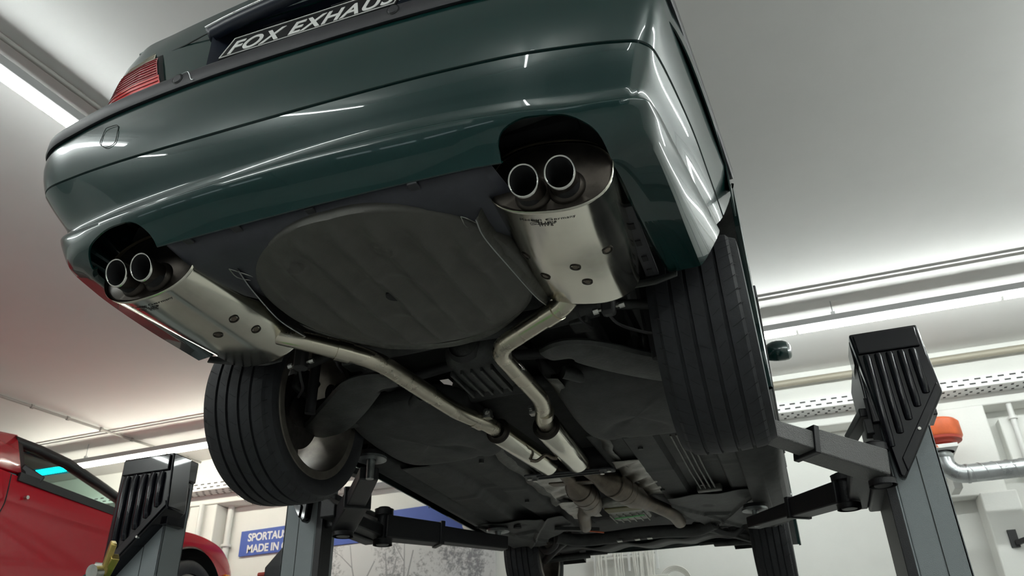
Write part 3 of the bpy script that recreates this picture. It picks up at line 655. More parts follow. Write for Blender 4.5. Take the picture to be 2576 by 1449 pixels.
# foam seal edge behind the well
sp=[(-.365,.60,.285),(-.30,.70,.275),(-.18,.80,.272),(-.02,.855,.272),(.12,.835,.272),(.22,.775,.275),(.31,.69,.285),(.345,.60,.30)]
q=spline(sp,8); MB().loft([[p+Vector((0,0,.022)) for p in q],[p+Vector((0,-.004,0)) for p in q],[p+Vector((0,-.030,.004)) for p in q]],closed=False,cap=False).build('foil_seal_edge',m_shield,car,smooth=60,solid=.002)

# ---- floor pan pieces
fp=MB()
fp.box(-.66,.66,.20,.74,.455,.465).box(-.52,.52,.74,1.42,.43,.44).box(-.80,.80,1.42,3.55,.34,.35).box(-.52,.52,3.55,4.6,.42,.43)
fp.build('floor_pan',m_under,car)
def plate(name,pts,z,m=m_under,th=.02,bev=.006,smooth=30):
    """pts (x,y[,dz]) polygon extruded upwards from z"""
    vs=[(p[0],p[1],z+(p[2] if len(p)>2 else 0)) for p in pts]; k=len(vs)
    return MB().add(vs+[(a,b,c+th) for a,b,c in vs],[tuple(range(k)),tuple(range(2*k-1,k-1,-1))]+[(i,(i+1)%k,k+(i+1)%k,k+i) for i in range(k)]).build(name,m,car,bevel=bev,smooth=smooth)
def grid(name,x0,x1,y0,y1,fn,m=m_under,nx=40,ny=60,xa=None):
    rows=[]
    for j in range(ny+1):
        y=y0+(y1-y0)*j/ny; a,b=(x0,x1) if xa is None else xa(y)
        rows.append([Vector((a+(b-a)*i/nx,y,fn(a+(b-a)*i/nx,y))) for i in range(nx+1)])
    return MB().loft(rows,closed=False,cap=False).build(name,m,car,smooth=50,solid=.002)
def ss(a,b,t):
    t=max(0,min(1,(t-a)/(b-a))); return t*t*(3-2*t)
# fuel tank halves: rounded bodies either side of the tunnel
def superbox(name,c,hx,hy,hz,m,e=.35,yaw=0,fn=None,tilt=0):
    vs=[];N1,N2=24,48; c=Vector(c)
    f=lambda t,ee: math.copysign(abs(t)**ee,t)
    rings=[]
    for i in range(N1+1):
        v=-PI/2+PI*i/N1; rg=[]
        for k in range(N2):
            u=2*PI*k/N2
            p=Vector((hx*f(math.cos(v),e)*f(math.cos(u),e),hy*f(math.cos(v),e)*f(math.sin(u),e),hz*f(math.sin(v),e)))
            if fn: p=fn(p)
            p=Matrix.Rotation(tilt,3,'Y')@(Matrix.Rotation(yaw,3,'Z')@p); rg.append(p+c)
        rings.append(rg)
    return MB().loft(rings,cap=True).build(name,m,car,smooth=60)
def dent(s):
    def f(p):
        if p.z<0:
            q=math.hypot((p.x+s*.03),(p.y-.18)*.75); p.z+=.012*math.exp(-((q-.10)/.02)**2); p.z-=.006*math.exp(-((p.x-s*.08)/.012)**2)*(1 if p.y<.05 else 0)
            p.z+=.03*ss(.0,.36,-p.y)
        return p
    return f
superbox('fuel_tank',(-.375,1.50,.275),.235,.30,.072,m_under,.42,.0,dent(-1))
superbox('fuel_tank',(.435,1.50,.275),.235,.30,.072,m_under,.42,.0,dent(1))
def lp(x,y):   # left side pan
    z=.266-.040*(ss(-.66,-.64,x)-ss(-.52,-.48,x))-.026*(ss(-.40,-.385,x)-ss(-.27,-.25,x))-.006*math.exp(-((y-2.35)/.012)**2)
    z-=.008*math.exp(-((x+.20)/.012)**2)
    return z+.006*math.sin(y*9)*math.exp(-((x+.45)/.1)**2)
grid('side_panel',-.72,-.17,1.80,3.30,lp,nx=70,ny=80)
def rp_(x,y):
    z=.262-.026*(ss(.30,.32,x)-ss(.43,.45,x))-.030*(ss(.63,.645,x)-ss(.74,.76,x))-.006*math.exp(-((y-2.3)/.012)**2); return z
grid('side_panel',.17,.78,1.80,3.30,rp_,nx=70,ny=80)
for s,x0 in ((-1,-.73),(1,.80)):      # outer sills with flange
    xo=-.792 if s<0 else .885; zz=.225 if s<0 else .19
    MB().loft([[Vector((x,1.52,z)),Vector((x,3.46,z))] for x,z in ((x0-s*.085,.26),(x0-s*.080,zz+.010),(x0-s*.070,zz-.004),(x0-s*.01,zz-.006),(x0,zz-.004),(x0+s*.006,zz+.0),(xo-s*.02,zz+.012),(xo,zz+.035),(xo+s*.018,.33),(xo+s*.02,.42))],closed=False,cap=False).build('sill',m_under,car,smooth=50,solid=.003)
# front floor covers with pressed pattern
def fc(s):
    def f(x,y):
        X=abs(x); z=.215+.004*math.sin(X*30)
        z-=.014*math.exp(-((X-.40-(y-3.0)*.45)/.009)**2); z-=.014*math.exp(-((X-.66+(y-3.0)*.45)/.009)**2)
        z-=.014*math.exp(-((y-3.12)/.010)**2)*(ss(.45,.47,X)-ss(.58,.60,X))
        q=math.hypot((x-s*.5),(y-2.95)); z+=.006*math.exp(-(q/.03)**4)
        return z
    return f
grid('floor_cover',-.735,-.25,2.86,3.50,fc(-1),m_arm,nx=80,ny=90,xa=lambda y:(-.735,-.24-.28*ss(3.0,3.5,y)))
grid('floor_cover',.30,.74,2.72,3.46,fc(1),m_arm,nx=80,ny=90,xa=lambda y:(.33+.08*ss(2.72,2.8,y)*0+.10*ss(2.9,3.46,y),.745))
MB().cyl((-.52,2.95,.200),(-.52,2.95,.214),.022,20).build('floor_plug',m_nearblack,car)
for (x,y) in ((-.33,2.55),(-.30,1.86),(.36,1.95),(.52,2.6),(-.55,2.75),(.62,2.0),(-.6,2.2),(.33,2.62)):
    MB().cyl((x,y,.225),(x,y,.25),.011,10).build('floor_bolt',m_arm,car)
for k in range(4): MB().tube([(.50+.022*k,1.84,.232),(.50+.022*k,2.35,.228),(.505+.022*k,2.68,.226)],.0045,8).build('fuel_line',m_shield,car)
MB().box(.485,.60,2.66,2.70,.215,.245).build('line_clip',m_shield,car,bevel=.004)
# tunnel: shields each side and the dark cavity
def tun(s,y0,y1,m,name,off=0):
    prof=[(.145,.40),(.165,.34),(.175,.285),(.20,.252),(.235,.245)]
    rows=[]
    for j in range(31):
        y=y0+(y1-y0)*j/30; wv=.010*math.sin(y*17+s)+.006*math.sin(y*31)
        rows.append([Vector((s*(x+off+wv*(i/4)),y,z+.004*math.sin(y*23+i))) for i,(x,z) in enumerate(prof)])
    MB().loft(rows,closed=False,cap=False).build(name,m,car,smooth=60,solid=.0015)
tun(-1,1.25,2.75,m_shield,'tunnel_shield'); tun(1,1.15,2.9,m_shield,'tunnel_shield',.01)
MB().loft([[Vector((.16*math.cos(a)*1.0,y,.34+.10*math.sin(a))) for a in [PI*i/14 for i in range(15)]] for y in (1.2,3.2)],closed=False,cap=False).build('tunnel_roof',m_under,car)

# ---- rear mufflers and exhaust
def oval(cx,cz,hw,hh,rot=0,n=56,e=.82):
    o=[]
    for k in range(n):
        a=2*PI*k/n; x=hw*math.copysign(abs(math.cos(a))**e,math.cos(a)); z=hh*math.copysign(abs(math.sin(a))**e,math.sin(a))
        o.append((cx+x*math.cos(rot)-z*math.sin(rot),cz+x*math.sin(rot)+z*math.cos(rot)))
    return o
def muffler(side,c0,c1,hw,hh,rot,tips,tipr,tipz,tipy):
    a=Vector(c0); b=Vector(c1); mf=MB(); rings=[]
    for t,k in ((0,1.0),(.004,1.012),(.02,1.012),(.026,1.0),(.5,1.0),(.965,1.0),(.985,.985),(.996,.94),(1.0,.90)):
        c=a.lerp(b,t); rings.append([Vector((x,c.y,z)) for x,z in oval(c.x,c.z,hw*k,hh*k,rot)])
    mf.loft(rings,cap=False); o=mf.build('rear_muffler',m_pol,car,smooth=50)
    ra=[Vector((x,a.y+.012,z)) for x,z in oval(a.x,a.z,hw*.985,hh*.985,rot)]
    rb=[Vector((x,a.y+.006,z)) for x,z in oval(a.x,a.z,hw*.93,hh*.92,rot)]
    rc=[Vector((x,a.y+.006,z)) for x,z in oval(a.x,a.z,hw*.01,hh*.01,rot)]
    MB().loft([ra,rb,rc],cap=True).build('end_plate',m_weld,o,smooth=40)
    ra=[Vector((x,b.y,z)) for x,z in oval(b.x,b.z,hw*.90,hh*.90,rot)]; rb=[Vector((x,b.y+.012,z)) for x,z in oval(b.x,b.z,hw*.75,hh*.7,rot)]
    MB().loft([ra,rb],cap=True).build('front_plate',m_pol,o,smooth=40)
    for i,tx in enumerate(tips):
        p=Vector((tx,tipy,tipz)); e=Vector((tx+(a.x-tx)*.06,a.y+.008,tipz+.006))
        tp=MB().tube([p,e],tipr-.001,36,cap=False).mapv(lambda v:(v[0],v[1]-(v[2]-tipz)*(.42 if v[1]<tipy+.02 else 0),v[2])).build('tail_pipe',m_weld,o,smooth=60)
        MB().lathe([(tipy,tipr-.0030),(tipy-.0012,tipr-.0022),(tipy-.0012,tipr-.0004),(tipy,tipr+.0002),(tipy+.004,tipr+.0002)],'y',(tx,0,tipz),56).mapv(lambda v:(v[0],v[1]-(v[2]-tipz)*.42,v[2])).build('tip_rim',m_rim,o,smooth=60)
        MB().lathe([(tipy+.0005,tipr-.003),(tipy+.10,tipr-.0035),(tipy+.10,.0005)],'y',(tx,0,tipz),40).mapv(lambda v:(v[0],v[1]-(v[2]-tipz)*.42,v[2])).build('tip_bore',m_nearblack,o)
        MB().lathe([(a.y-.008,tipr),(a.y-.004,tipr+.006),(a.y+.004,tipr+.009),(a.y+.012,tipr+.009)],'y',(e.x,0,e.z),40).build('weld_bead',m_weld,o)
    return o
mR=muffler(1,(.527,.160,.290),(.490,.665,.318),.143,.094,-.17,(.487,.567),.0335,.2435,.100)
mL=muffler(-1,(-.545,.160,.300),(-.545,.665,.322),.142,.098,.08,(-.585,-.509),.0325,.2525,.100)
def surf(mu,c0,c1,hw,hh,rot,u,y):
    """point and outward normal on the muffler shell at angle u (below), length y"""
    t=(y-c0[1])/(c1[1]-c0[1]); cx=c0[0]+(c1[0]-c0[0])*t; cz=c0[2]+(c1[2]-c0[2])*t
    def P(a): 
        e=.82; x=hw*math.copysign(abs(math.cos(a))**e,math.cos(a)); z=hh*math.copysign(abs(math.sin(a))**e,math.sin(a))
        return Vector((cx+x*math.cos(rot)-z*math.sin(rot),y,cz+x*math.sin(rot)+z*math.cos(rot)))
    p=P(u); tg=(P(u+.02)-P(u-.02)).normalized(); nn=Vector((tg.z,0,-tg.x)); return p,nn,tg
for mu,args,ps in ((mR,((.527,.160,.290),(.490,.665,.318),.143,.094,-.17),((-1.50,.43),(-1.42,.515),(-.85,.385),(-2.05,.49),(-2.35,.40))),(mL,((-.545,.160,.300),(-.545,.665,.322),.142,.098,.08),((-.95,.39),(-1.50,.423),(-.88,.479)))):
    for u,y in ps:
        p,nn,tg=surf(mu,*args,u,y)
        ds=MB()
        for rr,m_ in ((.0125,0),):
            q=[p+nn*.0012+tg*rr*math.cos(a)+Vector((0,rr*math.sin(a),0)) for a in [2*PI*k/24 for k in range(25)]]
        MB().tube(q,.0016,6).build('spot_weld_ring',m_weld,mu)
        q=[p+nn*.0008+tg*.008*math.cos(a)+Vector((0,.008*math.sin(a),0)) for a in [2*PI*k/20 for k in range(20)]]
        ds.add(q,[tuple(range(20))]).build('spot_weld',m_cat,mu)
    u0=-1.60 if mu is mR else -1.68; p,nn,tg=surf(mu,*args,u0,.200)
    X=tg if tg.x>0 else -tg
    def wrap(o,dx,dy):
        k=.11
        for v in o.data.vertices:
            a=(v.co.x)+dx; b_=v.co.z*0+dy-v.co.y
            pp,n2,t2=surf(mu,*args,u0+(a/k)*(1 if tg.x>0 else -1),.200+b_)
            q=pp+n2*(.0003+v.co.z*.5); v.co=(q.x,q.y,q.z+ZO)
        return o
    def stamp(body,size,dx,dy,bold=0,cw=1.05):
        o=text('stamped_text',body,size,m_nearblack,Matrix.Identity(4),mu,depth=.0001,bold=bold,cw=cw)
        for v in o.data.vertices: v.co.z-=ZO
        return wrap(o,dx,dy)
    mk=lambda dx,dy: frame(p+nn*.0005+X*dx+Vector((0,dy,0)),X,Vector((0,-1,0)))
    stamp('Made in Germany',.0112,-.040,0)
    stamp('53 1868\n288839\n16165',.0068,-.010,.010,.0002,1.0)
    bx=[(-.034,.004),(-.016,.004),(-.016,.012),(-.034,.012),(-.034,.004)]
    MB().tube([p+nn*.0008+X*a+Vector((0,b_,0)) for a,b_ in bx],.0006,5).build('stamped_mark',m_nearblack,mu)
    MB().tube([p+nn*.0008+X*a+Vector((0,b_,0)) for a,b_ in ((-.031,.009),(-.027,.007),(-.024,.010),(-.019,.008))],.0005,5).build('stamped_mark',m_nearblack,mu)
# rubber hangers
for s,(x,y) in ((1,(.515,.76)),(-1,(-.475,.76))):
    h=MB().box(x-.02,x+.02,y-.02,y+.015,.235,.33).build('rubber_hanger',m_rub,car,bevel=.01)
    MB().tube([(x-.04,y,.255),(x+.04,y,.262)],.004,8).cyl((x-.045,y,.2545),(x-.030,y,.2565),.009,6).cyl((x+.030,y,.2605),(x+.045,y,.2625),.008,6).build('hanger_pin',m_bolt,h)
# pipes
R_=.029
def bend(V,rad=.07,k=8):
    V=[Vector(v) for v in V]; out=[V[0]]
    for i in range(1,len(V)-1):
        a=(V[i-1]-V[i]); b=(V[i+1]-V[i]); r=min(rad,a.length*.48,b.length*.48)
        p0=V[i]+a.normalized()*r; p1=V[i]+b.normalized()*r
        for j in range(k+1):
            t=j/k; out.append(p0*(1-t)**2+V[i]*2*t*(1-t)+p1*t*t)
    out.append(V[-1]); return out
pr=[(.470,.60,.30),(.441,.655,.262),(.358,.705,.245),(.225,.80,.238),(.180,.842,.236),(.150,.90,.236),(.140,.98,.236),(.142,1.10,.235),(.150,1.24,.232),(.148,1.32,.23),(.125,1.40,.226),(.100,1.48,.222),(.097,1.54,.22)]
pR=MB().tube(bend([(.475,.60,.30),(.425,.672,.252),(.145,.850,.236),(.150,1.30,.232),(.100,1.45,.223),(.097,1.54,.22)]),R_,32).build('exhaust_pipe',m_steel,car,smooth=60)
plp=[(-.47,.60,.285),(-.42,.575,.262),(-.36,.62,.245),(-.292,.692,.242),(-.245,.765,.240),(-.215,.84,.238),(-.200,.92,.237),(-.188,1.02,.236),(-.172,1.18,.234),(-.155,1.30,.232),(-.125,1.375,.228),(-.098,1.44,.222),(-.088,1.52,.22)]
pL=MB().tube(bend([(-.52,.58,.30),(-.40,.585,.258),(-.225,.79,.240),(-.165,1.28,.233),(-.100,1.42,.224),(-.088,1.52,.22)]),R_,32).build('exhaust_pipe',m_steel,car,smooth=60)
def sleeve(par,pts,i,f,l,r=.0325,m=m_steel):
    a=Vector(pts[i]).lerp(Vector(pts[i+1]),f); d=(Vector(pts[i+1])-Vector(pts[i])).normalized()
    MB().tube([a-d*l/2,a+d*l/2],r,28).build('pipe_sleeve',m,par,smooth=60)
sleeve(pR,[(.425,.672,.252),(.145,.850,.236)],0,.22,.05); sleeve(pL,[(-.40,.585,.258),(-.225,.79,.240)],0,.60,.045)
for par,pts,i,sx in ((pR,pr,10,-1),(pL,plp,10,1)):
    sleeve(par,pts,i,.0,.045,.0325)
    a=Vector(pts[i]); MB().box(a.x+sx*.028,a.x+sx*.055,a.y-.014,a.y+.014,a.z+.0,a.z+.03).cyl((a.x+sx*.045,a.y-.035,a.z+.018),(a.x+sx*.045,a.y+.035,a.z+.018),.006,8).cyl((a.x+sx*.045,a.y-.03,a.z+.018),(a.x+sx*.045,a.y-.018,a.z+.018),.011,6).build('clamp_bolt',m_bolt,par)
# centre resonators
for c0,c1,hw in (((.095,1.51,.218),(.086,1.985,.218),.050),((-.087,1.49,.218),(-.040,1.985,.218),.046)):
    a=Vector(c0); b=Vector(c1); d=(b-a).normalized()
    r=MB().tube([a,a+d*.004,b-d*.02,b-d*.006,b],[hw,hw+.001,hw+.001,hw-.002,hw-.012],40).build('resonator',m_pol,car,smooth=50)
    MB().tube([a-d*.003,a-d*.001,a+d*.003],[hw-.004,hw+.002,hw+.002],40).build('resonator_end',m_weld,r)
    MB().tube([a-d*.012,a-d*.006,a-d*.002],[.031,.038,.040],32,cap=False).build('weld_collar',m_weld,r)
MB().tube([(-.045,1.74,.172),(-.02,1.75,.170),(.015,1.755,.190),(.04,1.76,.176),(.055,1.77,.176)],.007,8,sm=4).build('resonator_hanger',m_cat,car)
# chassis brace across the tunnel
br_=MB().prism(rrect([(-.165,1.995),(.215,2.035),(.225,2.095),(-.155,2.075)],.02),'z',.188,.196).build('tunnel_brace',m_black,car,bevel=.002)
for k in range(2): MB().obox((-.11,2.02+.03*k,.186),(.16,2.045+.03*k,.186),.008,.006).build('brace_rib',m_black,br_,bevel=.002)
for x,y in ((-.145,2.03),(-.13,2.062),(.20,2.05),(.165,2.075)): MB().cyl((x,y,.180),(x,y,.19),.010,10).build('brace_bolt',m_bolt,br_)
# front pipes and catalysts
MB().tube(spline([(.086,1.98,.218),(.086,2.12,.216)],4),.024,20).build('front_pipe',m_cat,car); MB().tube([(-.04,1.98,.218),(-.02,2.12,.216)],.024,20).build('front_pipe',m_cat,car)
MB().tube([(.086,2.12,.216),(.105,2.22,.214),(.135,2.30,.212),(.165,2.42,.208),(.180,2.50,.206),(.195,2.58,.206),(.22,2.70,.206),(.255,2.80,.206),(.30,2.93,.20),(.315,3.02,.198),(.322,3.14,.19),(.32,3.20,.20)],
          [.024,.030,.056,.060,.060,.058,.036,.034,.034,.033,.033,.028],28).build('catalyst',m_cat,car,smooth=60)
MB().tube([(-.02,2.12,.216),(-.012,2.22,.212),(-.008,2.30,.206),(-.010,2.42,.203),(-.012,2.52,.202),(-.03,2.64,.202),(-.085,2.74,.204),(-.12,2.84,.20),(-.14,2.94,.196),(-.165,3.04,.192),(-.175,3.08,.20)],
          [.024,.030,.056,.060,.060,.055,.035,.034,.033,.032,.027],28).build('catalyst',m_cat,car,smooth=60)
for (cx,cy,cz,dx,rr) in ((.150,2.34,.210,.30,.0625),(.168,2.43,.208,.20,.0625),(.178,2.49,.207,.18,.0615),(-.009,2.34,.205,0,.0625),(-.010,2.43,.203,0,.0625),(-.011,2.50,.2025,0,.0615)):
    d_=Vector((dx,1,0)).normalized(); c_=Vector((cx,cy,cz)); MB().tube([c_-d_*.006,c_-d_*.002,c_+d_*.002,c_+d_*.006],[rr-.003,rr,rr,rr-.003],32,cap=False).build('catalyst_band',m_cat,car)
MB().prism(rrect([(-.11,2.18),(.14,2.23),(.15,2.27),(-.10,2.24)],.015),'z',.196,.204).build('exhaust_bracket',m_cat,car,bevel=.002)
# crumpled heat shields beside the catalysts
def crump(name,x0,x1,y0,y1,z0,m,seed,tilt=0):
    random.seed(seed); ph=[(random.uniform(20,70),random.uniform(20,70),random.uniform(0,6)) for _ in range(5)]
    grid(name,x0,x1,y0,y1,lambda x,y:z0+tilt*(x-x0)+sum(.0022*math.sin(a*x+b_*y+c_) for a,b_,c_ in ph),m,nx=40,ny=50)
crump('foil_shield',-.19,-.06,2.16,2.62,.238,m_foil,1); crump('foil_shield',-.20,-.05,2.62,2.95,.222,m_foil,2); crump('heat_shield_panel',.20,.33,2.12,2.72,.240,m_foil,3)
crump('heat_shield_panel',.11,.21,2.50,2.9,.248,m_shield,4)
# gearbox tail, oil sump
superbox('gearbox',(.06,2.6,.33),.12,.42,.075,m_nearblack,.5)
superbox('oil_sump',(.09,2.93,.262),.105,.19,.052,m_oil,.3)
MB().box(-.30,.36,2.70,3.34,.300,.305).build('engine_bay_backing',m_nearblack,car,smooth=0)  # near-black sheet that darkens the engine bay behind the sump
for k in range(6): MB().box(-.005+.035*k,.002+.035*k,2.92,3.10,.204,.212).build('sump_rib',m_oil,car,bevel=.001)
MB().box(.0,.18,2.78,2.86,.205,.214).build('sump_pan',m_olive,car,bevel=.004); MB().obox((.01,2.985,.203),(.17,2.965,.203),.018,.004).build('green_stripe',m_grn,car)
# front subframe, anti roll bar, arms, bumper
MB().tube([(-.42,3.35,.22),(-.30,3.42,.205),(-.1,3.40,.20),(.05,3.36,.198),(.2,3.38,.20),(.36,3.45,.205),(.48,3.38,.22)],.035,16,sm=6).build('front_subframe',m_under,car)
MB().tube([(-.52,3.55,.24),(-.35,3.60,.235),(0,3.66,.235),(.35,3.60,.235),(.55,3.55,.24)],.014,12,sm=5).build('anti_roll_bar',m_arm,car)
for x in (-.05,.05,.12): MB().box(x-.014,x+.014,3.33,3.36,.160,.168).build('bracket_tab',m_bolt,car,bevel=.001)
MB().obox((-.17,3.12,.185),(-.10,3.18,.182),.008,.006).build('orange_clip',m_orange,car)
MB().obox((-.34,3.05,.200),(-.12,3.16,.196),.03,.02).build('shield_edge',m_arm,car,bevel=.003)
for s in (-1,1):
    MB().tube([(s*.36,3.45,.23),(s*.48,3.62,.225),(s*.62,3.85,.215),(s*.68,3.95,.21)],.022,14,sm=5).build('control_arm',m_arm,car)
    MB().tube([(s*.40,4.05,.24),(s*.66,3.98,.22)],.020,12).build('control_arm',m_arm,car)
    MB().tube([(s*.30,4.12,.26),(s*.62,4.05,.25)],.012,10).build('tie_rod',m_arm,car)
    MB().tube([(s*.44,3.43,.26),(s*.47,3.50,.21),(s*.55,3.58,.19),(s*.60,3.64,.23)],.018,10,sm=5).build('brake_hose',m_rub,car)
ft=[Vector((.62*t,3.72-.10*t*t+.02*math.sin(t*9),.215+.02*math.sin(t*7)**2)) for t in [-1+2*k/40 for k in range(41)]]
fb=[p+Vector((0,.42,.05)) for p in ft]; MB().loft([ft,fb],closed=False,cap=False).build('front_undertray',m_under,car,solid=.004)
fr=spline([(-.80,4.35),(-.72,4.47),(-.55,4.56),(0,4.64),(.55,4.56),(.72,4.47),(.80,4.35)],6)if False else None
fbz=[(z,dy) for z,dy in ((.335,-.10),(.345,-.03),(.40,.02),(.50,.05),(.62,.06),(.66,.03))]
def fcur(z,dy):
    return spline([(-.90,3.9+.48,z),(-.86,4.40+dy*.5,z),(-.74,4.53+dy,z),(-.5,4.62+dy,z),(0,4.66+dy,z),(.5,4.62+dy,z),(.74,4.53+dy,z),(.86,4.40+dy*.5,z),(.90,4.38,z)],5)
MB().loft([fcur(z,dy) for z,dy in fbz],closed=False,cap=False).build('front_bumper',m_green,car,smooth=50,solid=.004)
# ---- rear axle: carrier, differential, arms
superbox('differential',(0,1.12,.345),.105,.155,.085,m_arm,.6)
MB().lathe([(.96,.05),(.98,.062),(1.0,.05),(1.02,.066),(1.04,.05),(1.06,.07)],'y',(-.01,0,.335),28).build('axle_boot',m_rub,car)
for k in range(5): MB().obox((-.075+.035*k,1.02,.262),(-.075+.035*k,1.22,.258),.008,.02).build('casing_rib',m_arm,car,bevel=.002)
MB().tube([(-.45,.92,.36),(-.25,.90,.335),(0,.92,.35),(.25,.90,.335),(.45,.92,.36)],.035,16,sm=6).build('axle_carrier',m_under,car)
MB().tube([(-.42,1.38,.34),(-.2,1.36,.32),(0,1.38,.34),(.2,1.36,.32),(.42,1.38,.34)],.03,16,sm=6).build('axle_carrier',m_under,car)
for s in (-1,1):
    MB().tube([(s*.40,.92,.36),(s*.40,1.38,.34)],.03,14).build('axle_carrier',m_under,car)
    MB().cyl((s*.10,1.12,.34),(s*.66,1.12,.27),.018,16).lathe([(s*.50,.03),(s*.52,.045),(s*.535,.032),(s*.55,.048),(s*.565,.034),(s*.58,.05)],'x',(0,1.12,.29),20).build('drive_shaft',m_rub,car)
    # wide pressed lower arm
    ia=[Vector((s*.26,1.0,.262)),Vector((s*.36,.97,.245)),Vector((s*.50,1.08,.228)),Vector((s*.64,1.20,.222)),Vector((s*.735,1.25,.225))]
    wd_=[.040,.070,.080,.078,.060]; q=spline(ia,6); ww=spline([(w_,0,0) for w_ in wd_],6); rg=[]
    for i,p in enumerate(q):
        t=(q[min(i+1,len(q)-1)]-q[max(i-1,0)]).normalized(); sd=Vector((t.y,-t.x,0)).normalized(); h=.014; W_=ww[i].x
        rg.append([p+sd*a*W_+Vector((0,0,b_*h)) for a,b_ in ((-1,.3),(-.92,-.5),(-.75,-.75),(-.3,-1),(.3,-1),(.75,-.75),(.92,-.5),(1,.3),(.9,1),(-.9,1))])
    MB().loft(rg).build('lower_arm',m_arm,car,smooth=32,bevel=.003)
    MB().tube([(s*.26,1.18,.275),(s*.36,1.26,.262),(s*.47,1.30,.262),(s*.60,1.27,.250)],.022,14,sm=5).build('thrust_arm',m_arm,car)
    MB().tube([(s*.30,.86,.36),(s*.62,.98,.36)],.016,10).build('upper_link',m_arm,car)
    MB().cyl((s*.60,1.02,.20),(s*.58,1.00,.52),.018,14).build('damper',m_nearblack,car)
    MB().tube([(s*.50,.78,.275),(s*.52,.83,.245),(s*.57,.92,.250),(s*.64,1.0,.26)],.0045,8,sm=6).build('brake_hose',m_rub,car)
    MB().tube([(s*.40,.80,.33),(s*.41,.86,.29),(s*.43,.93,.29)],.004,8,sm=6).build('sensor_cable',m_rub,car)
    MB().box(*sorted((s*.36,s*.42)),.90,.97,.30,.37).build('mount_bracket',m_arm,car,bevel=.006)
# flanged plate behind right muffler
MB().add([(.47,.70,.30),(.56,.715,.285),(.66,.70,.275),(.72,.685,.28),(.72,.695,.30),(.66,.71,.30),(.56,.73,.31),(.47,.71,.31)],[(0,1,6,7),(1,2,5,6),(2,3,4,5)]).build('arch_flange',m_arm,car,solid=.004)
MB().add([(-.50,.69,.243),(-.57,.71,.250),(-.67,.725,.272),(-.80,.712,.300),(-.80,.722,.325),(-.67,.735,.30),(-.57,.72,.278),(-.50,.70,.27)],[(0,1,6,7),(1,2,5,6),(2,3,4,5)]).build('arch_flange',m_arm,car,solid=.004)
for s,x in ((1,.672),(-1,-.735)):      # dark reinforcement strip along the inner bumper edge
    MB().box(*sorted((x-s*.035,x)),.36,.70,.300,.312).build('bumper_bracket',m_black,car,bevel=.002)
    for y in (.44,.52,.60,.67): MB().box(*sorted((x-s*.026,x-s*.012)),y-.012,y+.012,.296,.302).build('bracket_hook',m_nearblack,car,smooth=0)
# inner heat shields beside the mufflers (perforated look), and bumper carrier
for e_,so in ((((.342,.195,.240),(.336,.267,.235),(.346,.426,.235),(.357,.577,.237),(.362,.66,.25)),1),(((-.300,.205,.252),(-.325,.298,.25),(-.356,.455,.25),(-.352,.554,.25),(-.36,.63,.265)),-1)):
    base_=spline(e_,8)
    MB().loft([[p+Vector((so*dx,0,dz)) for p in base_] for dx,dz in ((0,0),(.006,.008),(.022,.05),(.030,.10),(.028,.15))],closed=False,cap=False).build('muffler_shield',m_shield,car,smooth=60,solid=.0015)
    MB().tube([p+Vector((0,0,-.0005)) for p in base_],.0016,6).build('shield_rim',m_galv,car)
MB().box(-.60,.60,.15,.19,.42,.50).build('bumper_carrier',m_nearblack,car)
for s in (-1,1): MB().loft([spline([(s*.37,.12,.42),(s*.40,.35,.43),(s*.40,.75,.43)],5),spline([(s*.55,.12,.445),(s*.55,.35,.45),(s*.55,.75,.45)],5),spline([(s*.66,.19,.42),(s*.68,.35,.42),(s*.68,.72,.40)],5)],closed=False,cap=False).build('muffler_bay',m_under,car,solid=.002)

